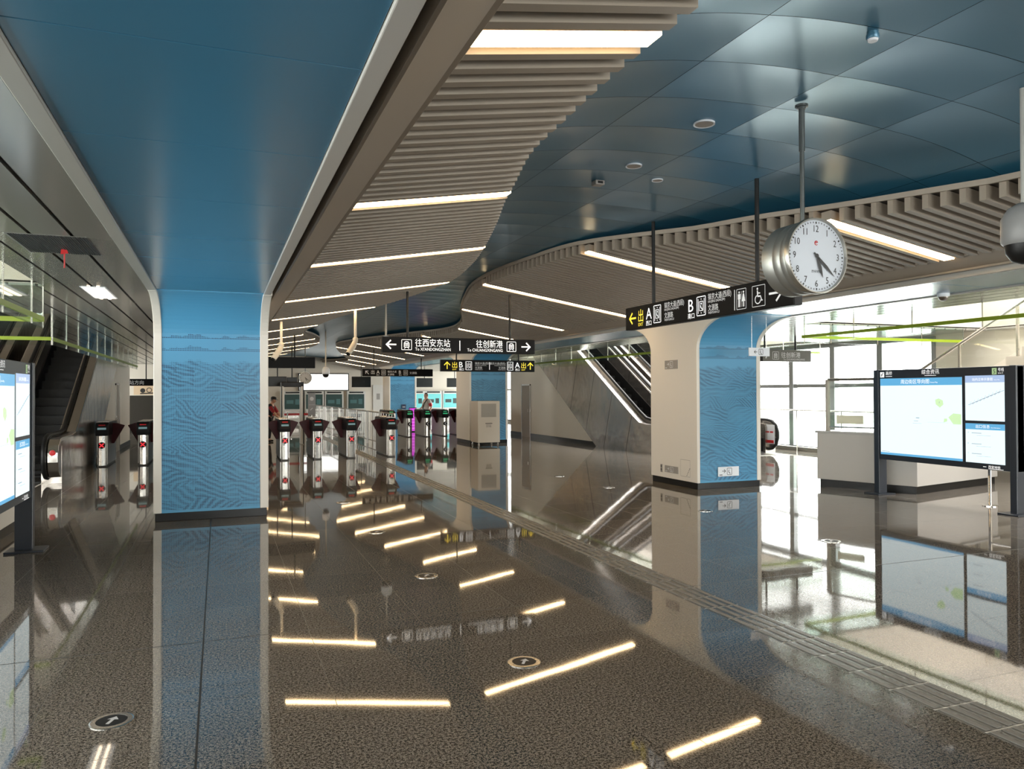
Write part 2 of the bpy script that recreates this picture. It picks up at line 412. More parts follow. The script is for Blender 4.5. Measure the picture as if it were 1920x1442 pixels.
k = bays(1, [(12.72+i*p, 12.72+(i+1)*p) for i in range(ny)], XR+.05, -1)
k = bays(k, [(30+2*i, 32+2*i) for i in range(3)], XL-.05, 1)  # unseen windows added to brighten the far left aisle
k = bays(k, [(Y0+i*2.2, Y0+(i+1)*2.2) for i in range(11)], XL-.05, 1)  # unseen windows added to throw daylight on the left aisle floor
k = bays(k, [(Y0+i*1.92, Y0+(i+1)*1.92) for i in range(6)], XR+.05, -1)  # out-of-view windows added for more daylight from the near right
k = bays(k, [(XL+i*2.246, XL+(i+1)*2.246) for i in range(3, 10)], Y0-.05, 1, 'x')  # unseen end windows added to light surfaces that face the camera

# ------------------------------------------------------------------ beams, columns
CA, CB, CZ0, CT = .9, .5, 2.45, 2.96          # flare of a column into the beam
CD = 1.5
def col_profile(inset=0, z0=.11):
    """side outline (y,z) of a column, front face at y=0, back at y=CD, flaring into the beam"""
    pts = []; N = 14
    front = [(inset, z0), (inset, CZ0)]
    for i in range(1, N+1):
        a = PI/2*i/N
        front.append((inset-CA*(1-math.cos(a)), CZ0+(CB+inset)*math.sin(a)))
    back = [(CD-y, z) for y, z in front][::-1]
    top = [(front[-1][0], CT+.14+inset*0), (back[0][0], CT+.14)]
    return front+top+back
def make_column(x0, x1, y, rim0, rim1, label):
    e = empty('column', (x0, y, 0), 0, label, 'column', 'clad columns along the hall')
    wd = x1-x0
    for a, b in ((0, rim0), (wd-rim1, wd)):
        MB().prism(col_profile(0), a, b, 'x').build('side_cladding', WHITE, e, bevel=.008)
    MB().prism(col_profile(.014), rim0, wd-rim1, 'x').build('mural_panel', MURAL, e, smooth=False)
    MB().box(.02, wd-.02, .02, CD-.02, 0, .115).build('plinth', BLACK, e, bevel=.004)
    return e
COLY = [-1.66, 11.04, 23.76, 36.40]
lab = ['blue mural column with white edges beside the left display, nearest of its row', 'second column of the left row, behind the nearest blue one', 'third column of the left row, farthest from the camera']
labr = ['broad column with beige side and blue mural right of the hall', 'blue mural column behind the white cabinet', 'blue mural column beyond the ticket gates at the back']
for i, y in enumerate(COLY):
    if i == 0:
        make_column(-.81, .64, y, .10, .11, 'left row column behind the camera'); make_column(7.70, 9.05, y, .06, .08, 'right row column behind the camera'); continue
    make_column(-.81, .64, y, .10, .11, lab[i-1])
    make_column(7.70, 9.05, y, .06, .08, labr[i-1])

def beam(x0, x1, r0, r1, k):
    rim = MB(); blue = MB(); side = MB()
    ends = [Y0]
    for y in COLY: ends += [y-CA, y+CD+CA]
    ends.append(Y1)
    for a, b in zip(ends[0::2], ends[1::2]):
        rim.box(x0, x0+r0, a, b, CT-.005, CT+.14); rim.box(x1-r1, x1, a, b, CT-.005, CT+.14)
        y = 2.98+1.2*math.floor((a-2.98)/1.2)
        while y < b:
            p, q = max(a, y+.003), min(b, y+1.2-.003)
            if q-p > .02: blue.box(x0+r0+.003, x1-r1-.003, p, q, CT+.012, CT+.05)
            y += 1.2
        side.box(x0+r0, x1-r1, a, b, CT+.06, CT+.10)
    struct(rim.build('trim_%d' % k, RIM, bevel=.006)); struct(blue.build('ceiling_panel', BLUE, bevel=.002)); struct(side.build('trim_%d' % (k+1), SLOT))
    struct(MB().box(x0+.02, x1-.02, Y0, Y1, CT+.14, 4.2).build('trim_%d' % (k+2), SLOT))
beam(-.81, .622, .10, .092, 3)
beam(7.718, 9.05, .042, .08, 6)
# fascia between the beam slot and the slat field
def fascia(sx, x0, k):
    # sx=+1: left side of the hall, profile heads to +x from x0
    q = lambda d, z: (x0+sx*d, z)
    pts = [q(.055, 3.03), q(.30, 3.125), q(.33, 3.125), q(.33, 3.20), q(.055, 3.20)]
    m = MB()
    m.prism(pts, Y0, Y1, 'y')
    pts2 = [q(.055, 3.018), q(.075, 3.012), q(.085, 3.035), q(.055, 3.035)]
    m.prism(pts2, Y0, Y1, 'y')
    struct(m.build('trim_%d' % k, SLATM, bevel=.003))
fascia(1, .64, 9); fascia(-1, 7.70, 10)

# ------------------------------------------------------------------ slat ceiling, blue wave, strip lights
LW = [(-10, 2.2), (-6, 3.2), (-3, 3.0), (0, 2.2), (1.5, 1.9), (2.5, 1.83), (3.3, 1.83), (4.0, 1.88), (4.64, 1.94), (5.56, 2.17), (6.2, 2.33), (7.13, 2.6), (8.57, 2.98), (9.84, 3.28), (10.6, 3.42), (11.5, 3.57), (12.4, 3.64), (13.62, 3.5), (14.9, 3.24), (17.1, 2.47), (18.6, 2.25), (20, 2.1), (22, 2.2), (25, 2.85), (27.8, 3.34), (30, 3.5), (33, 3.2), (36, 2.5), (39, 2.15), (44, 2.7)]
RW = [(-10, 5.6), (-5, 4.6), (-2, 5.0), (0, 5.7), (2, 6.2), (4.3, 6.13), (4.9, 5.98), (5.7, 5.75), (6.67, 5.43), (7.45, 5.23), (7.9, 5.05), (9.03, 4.63), (9.72, 4.50), (10.5, 4.44), (11.5, 4.38), (12.5, 4.38), (13.4, 4.45), (14.1, 4.57), (15.4, 4.87), (16.5, 5.17), (18.5, 5.78), (20.2, 5.96), (23, 5.57), (28.4, 4.75), (31.3, 4.51), (33, 4.74), (36.2, 5.54), (38, 6.0), (40, 6.0), (44, 5.4)]
LZ = lambda x: 3.13+.163*(x-.97)
RZ = lambda x: 3.11+.165*(7.37-x)
LX0, RX0 = .965, 7.375
def blue_z(x, y):
    d = (x-4.0)
    return 3.775-.035*d*d-.0045*d**4
PITCH = 3.175/21
LLY = [2.92, 5.86, 8.78, 12.40, 15.60, 18.80, 22.0, 25.2, 28.35, 31.5, 34.7, 37.9, 41.0]
RLY = [2.74, 5.92, 9.10, 12.68, 15.80, 19.0, 22.15, 25.35, 28.5, 31.7, 34.85, 38.0, 41.2]
LLY0 = [-9.5, -6.4, -3.3, -.2]; RLY0 = [-9.6, -6.6, -3.5, -.45]
def slats(lights, W, X0, Zf, sgn, name):
    m = MB(); ys = []
    L = sorted(lights)
    bounds = [Y0+.05]+L+[Y1-.1]
    for a, b in zip(bounds, bounds[1:]):
        n = max(1, int(round((b-a)/PITCH)))
        ys += [a+(b-a)*i/n for i in range(1, n)]
    for y in ys:
        xe = interp(W, y); h = .031
        xs = (X0, xe)
        b = [Zf(x) for x in xs]
        P = []
        for dz in (0, .135):
            P += [(xs[0], y-h, b[0]+dz), (xs[1], y-h, b[1]+dz), (xs[1], y+h, b[1]+dz), (xs[0], y+h, b[0]+dz)]
        m.hexa(P)
    struct(m.build(name, SLATM))
    bk = MB(); N = 108      # backing board over the slats
    for i in range(N):
        ya = Y0+(Y1-Y0)*i/N; yb = Y0+(Y1-Y0)*(i+1)/N
        xa, xb = interp(W, ya), interp(W, yb)
        P = [(X0, ya, Zf(X0)+.15), (xa, ya, Zf(xa)+.15), (xb, yb, Zf(xb)+.15), (X0, yb, Zf(X0)+.15)]
        bk.hexa(P+[(p[0], p[1], p[2]+.02) for p in P])
    struct(bk.build(name+'_backing', BACKB))
    tr = MB(); N = 216      # edge trim that follows the wave
    for i in range(N):
        ya = Y0+(Y1-Y0)*i/N; yb = Y0+(Y1-Y0)*(i+1)/N
        xa, xb = interp(W, ya), interp(W, yb); q = []
        for zz in (.125, .175):
            q += [(xa, ya, Zf(xa)+zz), (xa+sgn*.035, ya, Zf(xa)+zz), (xb+sgn*.035, yb, Zf(xb)+zz), (xb, yb, Zf(xb)+zz)]
        tr.hexa(q)
    struct(tr.build(name+'_edge', SLATM))
slats(LLY+LLY0, LW, LX0, LZ, 1, 'ceiling_slats_left')
slats(RLY+RLY0, RW, RX0, RZ, -1, 'ceiling_slats_right')
def strip(y, W, X0, Zf, label):
    xe = interp(W, y); h = .065
    e = empty('strip_light', ((X0+xe)/2, y, Zf((X0+xe)/2)), 0, label, 'ceiling light', 'warm strip lights between the slats')
    def slab(z0, z1, hh):
        P = []
        for dz in (z0, z1):
            P += [(X0, y-hh, Zf(X0)+dz), (xe, y-hh, Zf(xe)+dz), (xe, y+hh, Zf(xe)+dz), (X0, y+hh, Zf(X0)+dz)]
        return MB().hexa(P)
    b = tuple(e.location)
    slab(.004, .02, h-.004).build('diffuser', LAMP, e, base=b)
    slab(.02, .11, h).build('housing', SLATM, e, base=b)
for i, y in enumerate(LLY): strip(y, LW, LX0, LZ, 'warm strip light in the left slats, %s from the camera' % ORD[i])
for i, y in enumerate(RLY): strip(y, RW, RX0, RZ, 'warm strip light in the right slats, %s from the camera' % ORD[i])
for y in LLY0: strip(y, LW, LX0, LZ, 'warm strip light in the left slats behind the camera')
for y in RLY0: strip(y, RW, RX0, RZ, 'warm strip light in the right slats behind the camera')
def blue_wave():
    m = MB(); PW, PL = 1.05, .60
    x = 2.74-PW*2
    xs = [2.74+PW*i for i in range(-2, 5)]
    ny_ = int((Y1-Y0)/PL)
    for j in range(ny_):
        ya = Y0+.05+j*PL+.0; yb = ya+PL
        lo = min(interp(LW, ya+PL*t) for t in (0, .5, 1))-.25; hi = max(interp(RW, ya+PL*t) for t in (0, .5, 1))+.25
        for x0, x1 in zip(xs, xs[1:]):
            if x1 < lo or x0 > hi: continue
            a, b = max(x0, lo), min(x1, hi)
            n1, n2 = 10, 6; vs = []; g = .0025
            for jj in range(n2+1):
                for ii in range(n1+1):
                    u, v = ii/n1, jj/n2
                    X = (a+g)+(b-a-2*g)*u; Yq = (ya+g)+(PL-2*g)*v
                    uu = (X-x0)/PW
                    pil = .011*(1-(2*uu-1)**2)*(1-(2*v-1)**2)+.004*(1-(2*uu-1)**2)
                    vs.append((X, Yq, blue_z(X, Yq)+pil))
            fs = [(jj*(n1+1)+ii, jj*(n1+1)+ii+1, (jj+1)*(n1+1)+ii+1, (jj+1)*(n1+1)+ii) for jj in range(n2) for ii in range(n1)]
            m.add(vs, fs)
    me = bpy.data.meshes.new('ceiling_wave'); me.from_pydata(m.v, [], m.f); me.materials.append(BLUEC)
    me.polygons.foreach_set('use_smooth', [True]*len(me.polygons)); me.flip_normals()
    o = bpy.data.objects.new('ceiling_wave', me); COL.objects.link(o); struct(o)
    s = MB().box(.98, 7.36, Y0, Y1, 3.9, 3.95)      # dark void above the panel joints
    struct(s.build('ceiling_void', SLOT))
blue_wave()

# ------------------------------------------------------------------ tactile strip and floor markers
def tactile():
    m = MB(); y = -4.0
    while y < 43:
        for i in range(4):
            x = 3.565+i*.078
            m.box(x, x+.035, y+.012, y+.283, 0, .005)
        y += .29
    return m
e = empty('tactile_strip', (3.7, 0, 0), 0, 'grey four-bar tactile guide strip running down the hall floor', 'tactile paving')
tactile().build('guide_rib', TACT, e, bevel=.002, seg=1, base=(3.7, 0, 0))
def bed_material():
    m = mat('tactile_bed', (.085, .08, .074), .25); t = NT(m)
    co = t.new('ShaderNodeTexCoord').outputs['Object']; sp = t.new('ShaderNodeSeparateXYZ'); t.l.new(co, sp.inputs[0])
    q = t.math('DIVIDE', t.math('ADD', sp.outputs[1], 4.0), .29); d = t.math('ABSOLUTE', t.math('SUBTRACT', q, t.math('ROUND', q)))
    t.l.new(t.mix(t.step(d, .024, .014), (.085, .08, .074, 1), (.50, .49, .46, 1)), t.b.inputs['Base Color']); return m
MB().box(3.545, 3.855, -4, 43, 0, .0012).build('tile_bed', bed_material(), e, base=(3.7, 0, 0))
def marker(x, y, rz, label):
    e = empty('floor_marker', (x, y, 0), rz, label, 'floor light', 'round exit markers set in the floor')
    MB().lathe([(.105, 0), (.105, .004), (.098, .006), (.075, .006), (.075, .0045)], n=36).build('rim', STEEL, e)
    MB().lathe([(.076, .0005), (.076, .0052)], n=36).build('lens', RUBBER, e)
    a = MB()
    def tri(pts): a.add([(p[0], p[1], .0056) for p in pts], [tuple(range(len(pts)))])
    tri([(-.045, -.009), (.015, -.009), (.015, .009), (-.045, .009)]); tri([(.012, -.03), (.05, 0), (.012, .03)])
    a.build('arrow', SIGNG, e)
MK = [(-.52, 4.43, 1.2, 'round floor marker with arrow, alone at the lower left of the hall'),
      (1.79, 4.43, 1.0, 'round floor marker in the middle row, nearest the camera'), (1.79, 6.84, 1.0, 'round floor marker in the middle row, second from the camera'),
      (1.79, 9.21, 1.0, 'round floor marker in the middle row, third from the camera'), (1.79, 11.9, 1.0, 'round floor marker in the middle row, fourth, before the gates'),
      (6.45, 6.69, .6, 'round floor marker in front of the broad right column'), (6.45, 9.07, .6, 'round floor marker beside the front corner of the broad right column'),
      (6.45, 11.93, .6, 'round floor marker just past the broad right column'), (6.40, 13.91, .6, 'round floor marker far along the right side, before the cabinet')]
for x, y, r, l in MK: marker(x, y, r, l)

# ------------------------------------------------------------------ graphics for signs (local x right, z up)
def arrow(m, cx, cz, s, d, y, w_=None):
    w_ = w_ or s*.13
    a = {'l': PI, 'r': 0, 'u': PI/2, 'ul': PI*.75}[d]
    R = lambda u, v: (cx+u*math.cos(a)-v*math.sin(a), cz+u*math.sin(a)+v*math.cos(a))
    m.stroke(R(-s/2, 0), R(s/2, 0), w_, y)
    m.stroke(R(s/2+w_*.3, -w_*.3), R(s*.06, s*.44), w_, y); m.stroke(R(s/2+w_*.3, w_*.3), R(s*.06, -s*.44), w_, y)
def frame(m, x0, x1, z0, z1, t, y):
    m.rect(x0+t, x1-t, z0, z0+t, y).rect(x0+t, x1-t, z1-t, z1, y).rect(x0, x0+t, z0+t*.7, z1-t*.7, y).rect(x1-t, x1, z0+t*.7, z1-t*.7, y)
def train_icon(m, x, z, s, y):
    frame(m, x, x+s, z, z+s, s*.05, y); c = x+s/2
    m.flat([(c-.26*s, z+.26*s), (c-.20*s, z+.26*s), (c-.19*s, z+.62*s), (c-.12*s, z+.74*s), (c, z+.77*s), (c, z+.84*s), (c-.17*s, z+.80*s), (c-.26*s, z+.66*s)], y)
    m.flat([(c+.26*s, z+.26*s), (c+.26*s, z+.66*s), (c+.17*s, z+.80*s), (c, z+.84*s), (c, z+.77*s), (c+.12*s, z+.74*s), (c+.19*s, z+.62*s), (c+.20*s, z+.26*s)], y)
    m.rect(c-.14*s, c-.015*s, z+.50*s, z+.66*s, y).rect(c+.015*s, c+.14*s, z+.50*s, z+.66*s, y)
    m.rect(c-.16*s, c+.16*s, z+.38*s, z+.44*s, y).rect(c-.20*s, c+.20*s, z+.24*s, z+.30*s, y)
    m.stroke((c-.12*s, z+.24*s), (c-.22*s, z+.12*s), .05*s, y); m.stroke((c+.12*s, z+.24*s), (c+.22*s, z+.12*s), .05*s, y)
def lift_icon(m, x, z, s, y):
    w_ = s*.78
    frame(m, x, x+w_, z, z+s, s*.04, y)
    m.rect(x+.12*s, x+.15*s, z+.12*s, z+s*.88, y).rect(x+w_-.15*s, x+w_-.12*s, z+.12*s, z+s*.88, y)
    frame(m, x+.22*s, x+w_-.22*s, z+.25*s, z+.75*s, .03*s, y)
    m.disc(x+w_/2, z+.62*s, .05*s, y, 10); m.stroke((x+w_/2-.04*s, z+.54*s), (x+w_/2-.02*s, z+.4*s), .05*s, y); m.stroke((x+w_/2-.02*s, z+.40*s), (x+w_/2+.07*s, z+.38*s), .04*s, y); m.stroke((x+w_/2+.07*s, z+.38*s), (x+w_/2+.08*s, z+.30*s), .04*s, y)
    m.flat([(x+w_/2-.04*s, z+.83*s), (x+w_/2+.04*s, z+.83*s), (x+w_/2, z+.90*s)], y); m.flat([(x+w_/2-.04*s, z+.17*s), (x+w_/2, z+.10*s), (x+w_/2+.04*s, z+.17*s)], y)
def wc_icon(m, x, z, s, y):
    w_ = s*.72; frame(m, x, x+w_, z, z+s, s*.025, y); c = x+w_/2; m.rect(c-.01*s, c+.01*s, z+.12*s, z+.88*s, y)
    for k, sx in ((0, -1), (1, 1)):
        q = c+sx*.16*s; m.disc(q, z+.83*s, .055*s, y, 12)
        if k == 0:
            m.rect(q-.10*s, q+.10*s, z+.5*s, z+.75*s, y); m.rect(q-.07*s, q-.01*s, z+.12*s, z+.5*s, y); m.rect(q+.01*s, q+.07*s, z+.12*s, z+.5*s, y)
        else:
            m.flat([(q-.05*s, z+.75*s), (q-.13*s, z+.38*s), (q+.13*s, z+.38*s), (q+.05*s, z+.75*s)], y); m.rect(q-.06*s, q-.015*s, z+.12*s, z+.38*s, y); m.rect(q+.015*s, q+.06*s, z+.12*s, z+.38*s, y)
def chair_icon(m, x, z, s, y):
    frame(m, x, x+s*.92, z, z+s, s*.025, y); c = x+s*.42
    m.disc(c-.04*s, z+.84*s, .055*s, y, 12); m.stroke((c-.04*s, z+.76*s), (c-.02*s, z+.48*s), .075*s, y); m.stroke((c-.03*s, z+.64*s), (c+.15*s, z+.62*s), .05*s, y)
    m.stroke((c-.04*s, z+.48*s), (c+.18*s, z+.48*s), .07*s, y); m.stroke((c+.17*s, z+.50*s), (c+.26*s, z+.26*s), .06*s, y); m.stroke((c+.24*s, z+.26*s), (c+.33*s, z+.29*s), .05*s, y)
    m.ring(c-.01*s, z+.34*s, .17*s, .22*s, y, 22, PI*.62, PI*1.95)
def sign_box(name, loc, rz, wd, h, d, poles, label, polemat=RUBBER, cat='sign', body=SIGNB):
    e = empty(name, loc, rz, label, cat)
    MB().box(0, wd, 0, d, 0, h).build('panel', body, e, bevel=.006)
    for x in (-.012, wd): MB().box(x, x+.012, .004, d-.004, .004, h-.004).build('end_cap', BLKMET, e)
    for x, ln in poles:
        MB().cyl((x, d/2, h), (x, d/2, h+ln), .021, 12).build('hanging_rod', polemat, e, smooth=True)
    return e
Yf = -.0025
# platform direction sign
e = sign_box('platform_sign', (2.63, 12.97, 2.40), 0, 2.84, .27, .09, [(.45, .80), (2.37, .82)], 'long black platform sign with two white trains and arrows pointing both ways')
def P(name, m, f):
    b = MB(); f(b); return b.build(name, m, e)
P('arrow', SIGNW, lambda m: arrow(m, .155, .135, .17, 'l', Yf, .024)); P('train_symbol', SIGNW, lambda m: train_icon(m, .33, .042, .185, Yf))
P('lettering', SIGNW, lambda m: (m.text('往西安东站', .150, .575, .118, Yf, sx=.86), m.text("To XI'ANDONGZHAN", .078, .575, .035, Yf, sx=.84)))
P('divider', SIGNW, lambda m: m.rect(1.385, 1.40, .045, .225, Yf))
P('lettering', SIGNW, lambda m: (m.text('往创新港', .150, 2.21, .118, Yf, 'r', .86), m.text('To CHUANGXINGANG', .078, 2.21, .035, Yf, 'r', .84)))
P('train_symbol', SIGNW, lambda m: train_icon(m, 2.29, .042, .185, Yf)); P('arrow', SIGNW, lambda m: arrow(m, 2.665, .135, .17, 'r', Yf, .024))
# exit sign over the gates
e = sign_box('exit_sign', (5.92, 20.9, 2.30), 0, 2.89, .34, .09, [(.47, .58), (2.4, .58)], 'black sign with yellow exit characters, letters B and A, and arrows pointing up')
def road(m, x, al, z=(.215, .17, .085, .045), sz=.075, sx=1.0):
    m.text('镐京大道(西段)', sz, x, z[0], Yf, al, sx); m.text('HAOJING DADAO(W)', .036, x, z[1], Yf, al, sx); m.text('文源路', sz, x, z[2], Yf, al, sx); m.text('WENYUAN LU', .036, x, z[3], Yf, al, sx)
P('arrow', SIGNY, lambda m: arrow(m, .18, .17, .20, 'u', Yf, .026)); P('exit_lettering', SIGNY, lambda m: (m.text('出', .19, .33, .12, Yf), m.text('EXIT', .06, .34, .04, Yf)))
P('letter', SIGNW, lambda m: m.text('B', .23, .54, .12, Yf)); P('lettering', SIGNW, lambda m: m.text('南口', .075, .54, .035, Yf)); P('lift_symbol', SIGNW, lambda m: lift_icon(m, .73, .045, .25, Yf))
P('lettering', SIGNG, lambda m: road(m, 1.02, 'l')); P('divider', SIGNW, lambda m: m.rect(1.46, 1.475, .06, .28, Yf)); P('lettering', SIGNG, lambda m: road(m, 1.97, 'r'))
P('lift_symbol', SIGNW, lambda m: lift_icon(m, 2.02, .045, .25, Yf)); P('letter', SIGNW, lambda m: m.text('A', .23, 2.27, .12, Yf)); P('lettering', SIGNW, lambda m: m.text('西口', .075, 2.28, .035, Yf))
P('exit_lettering', SIGNY, lambda m: (m.text('出', .19, 2.47, .12, Yf), m.text('EXIT', .06, 2.48, .04, Yf))); P('arrow', SIGNY, lambda m: arrow(m, 2.76, .17, .20, 'u', Yf, .026))
# exit and toilet sign along the hall, faces the left wall
e = sign_box('toilet_exit_sign', (4.70, 8.22, 2.455), -PI/2, 2.93, .275, .09, [(.57, .96), (2.40, .98)], 'long black sign with yellow exit arrow, letters A and B, toilet and wheelchair symbols')
SOFT = mat('sign_soft_white', (.5, .5, .5), .5, emit=(1, 1, 1), es=.30)
P('arrow', SIGNY, lambda m: arrow(m, .17, .135, .15, 'l', Yf, .022)); P('exit_lettering', SIGNY, lambda m: (m.text('出', .165, .30, .09, Yf, sx=.85), m.text('EXIT', .055, .30, .03, Yf)))
P('letter', SIGNW, lambda m: m.text('A', .19, .475, .095, Yf)); P('lettering', SIGNW, lambda m: m.text('西口', .065, .475, .025, Yf)); P('lift_symbol', SIGNW, lambda m: lift_icon(m, .64, .035, .205, Yf))
P('lettering', SOFT, lambda m: road(m, .87, 'l', (.19, .155, .075, .04), .072, .82))
P('letter', SIGNW, lambda m: m.text('B', .19, 1.34, .095, Yf)); P('lettering', SIGNW, lambda m: m.text('南口', .065, 1.33, .025, Yf)); P('lift_symbol', SIGNW, lambda m: lift_icon(m, 1.49, .035, .205, Yf))
P('lettering', SOFT, lambda m: road(m, 1.69, 'l', (.19, .155, .075, .04), .072, .80))
P('divider', SOFT, lambda m: m.rect(2.115, 2.125, .035, .235, Yf)); P('toilet_symbol', SOFT, lambda m: wc_icon(m, 2.15, .035, .20, Yf)); P('wheelchair_symbol', SOFT, lambda m: chair_icon(m, 2.38, .035, .20, Yf)); P('arrow', SOFT, lambda m: arrow(m, 2.70, .135, .17, 'r', Yf, .02))
# farther sign
e = sign_box('exit_sign', (5.20, 29.5, 2.34), 0, 2.80, .29, .09, [(.45, .85), (2.35, .85)], 'dim black exit sign with a diagonal arrow, hanging in front of the far mural column')
P('arrow', SIGNG, lambda m: arrow(m, .18, .145, .17, 'ul', Yf, .024))
m = MB(); m.text('出', .17, .33, .10, Yf); m.text('A', .19, .54, .10, Yf); m.text('西口', .06, .54, .03, Yf); lift_icon(m, .74, .04, .21, Yf)
m.text('镐京大道', .09, .98, .15, Yf); m.text('文源路', .09, .98, .04, Yf); m.text('B', .19, 1.43, .10, Yf); m.text('南口', .06, 1.43, .03, Yf); lift_icon(m, 1.62, .04, .21, Yf); m.text('文源路', .10, 1.86, .10, Yf)
m.build('lettering', SIGNG, e)
sign_box('blank_sign', (.93, 21.4, 2.38), 0, 1.53, .30, .09, [(1.0, .75), (.25, .62)], 'plain black hanging sign beside the near blue column, above the far clock')
e = sign_box('platform_sign', (11.55, 14.0, 2.38), 0, 1.38, .27, .12, [(.10, .33), (.98, .33)], 'grey platform sign hanging against the bright windows', BLKMET, body=mat('sign_dim_grey', (.10, .10, .09), .4))
P('arrow', SIGNG, lambda m: m.stroke((.08, .07), (.15, .19), .03, Yf)); P('train_symbol', SIGNG, lambda m: train_icon(m, .27, .045, .18, Yf))
m = MB(); m.text('往创新港', .14, .52, .10, Yf); m.text('To CHUANGXINGANG', .06, .58, .03, Yf); m.build('lettering', SIGNG, e)
sign_box('dark_header_sign', (-4.0, 32, 2.0), 0, 1.75, .26, .08, [(.3, .72), (1.4, .72)], 'small black sign with white characters in the far left aisle')
e = [o for o in S.objects if o.name == 'dark_header_sign'][0]
MB().text('往西安东站方向', .17, .15, .06, Yf).build('lettering', SIGNG, e)

# ------------------------------------------------------------------ clocks
def clock(loc, R, D, rod, label, detail=True):
    e = empty('hanging_clock', loc, 0, label, 'clock')
    MB().lathe([(R*.93, D), (R*.97, D*.98), (R*.97, D*.62), (R*.955, D*.6), (R*.955, D*.56), (R*.97, D*.54), (R*.97, D*.34), (R*.955, D*.32), (R*.955, D*.28), (R*.97, D*.26), (R*.97, .03), (R*.95, .02)], n=64, axis='y').build('drum', mat('clock_drum', (.30, .30, .28), .42, .8), e, smooth=True)
    b = MB().lathe([(R*.96, .03), (R, .02), (R, -.005), (R*.985, -.018), (R*.955, -.018), (R*.94, .0), (R*.94, .012)], n=64, axis='y')
    b.f = b.f[:-2]; b.build('bezel', mat('bezel_metal', (.42, .41, .37), .3, .9), e, smooth=True)
    MB().lathe([(R*.945, .004), (R*.945, .02)], n=64, axis='y').build('dial', mat('clock_dial', (.54, .58, .64), .4), e)
    y = .002; n = MB()
    for k in range(60):
        a = PI/2-2*PI*k/60; r0 = R*(.86 if k % 5 else .845); r1 = R*.90
        n.stroke((r0*math.cos(a), r0*math.sin(a)), (r1*math.cos(a), r1*math.sin(a)), R*(.022 if k % 5 else .04), y)
    for k in range(1, 13):
        a = PI/2-2*PI*k/12; s_ = R*.25
        n.text(str(k), s_, R*.72*math.cos(a), R*.72*math.sin(a)-s_*.36, y, 'c', .85)
    if detail: n.text('西安地铁', R*.085, 0, -R*.44, y, 'c')
    n.build('numerals', INK, e)
    if detail:
        lg = MB(); lg.ring(0, R*.34, R*.045, R*.062, y, 16, .3, 5.6); lg.stroke((-R*.045, R*.355), (R*.05, R*.355), R*.02, y); lg.stroke((0, R*.40), (-R*.02, R*.31), R*.018, y); lg.build('emblem', RED, e)
    h = MB()
    for deg, ln, wd, tail in ((161, .60, .055, .0), (132, .78, .045, .12)):
        a = PI/2-math.radians(deg); dx, dz = math.cos(a), math.sin(a); nx_, nz_ = -dz, dx
        p = lambda t, s_: (R*(t*dx+s_*nx_), R*(t*dz+s_*nz_))
        h.flat([p(-tail, -wd*.5), p(ln*.55, -wd), p(ln, -wd*.1), p(ln, wd*.1), p(ln*.55, wd), p(-tail, wd*.5)], -.004)
    h.disc(0, 0, R*.06, -.005, 16); h.build('hands', INK, e)
    MB().cyl((0, D/2, R*.95), (0, D/2, R+rod*.62), .016, 14).cyl((0, D/2, R+rod*.60), (0, D/2, R+rod), .021, 14).build('rod', mat('rod_grey', (.10, .11, .11), .35, .6), e, smooth=True)
    MB().lathe([(.030, R+rod-.03), (.030, R+rod-.018), (.045, R+rod-.015), (.045, R+rod)], (0, D/2, 0), 18).build('ceiling_collar', mat('rod_grey', (.1, .1, .1)), e)
    return e
clock((3.92, 4.18, 2.65), .268, .27, .845, 'large round double-sided station clock with chrome rim, hanging near the camera')
clock((3.10, 30, 2.28), .24, .2, 1.2, 'small white round clock far down the hall, in front of the light box', False)

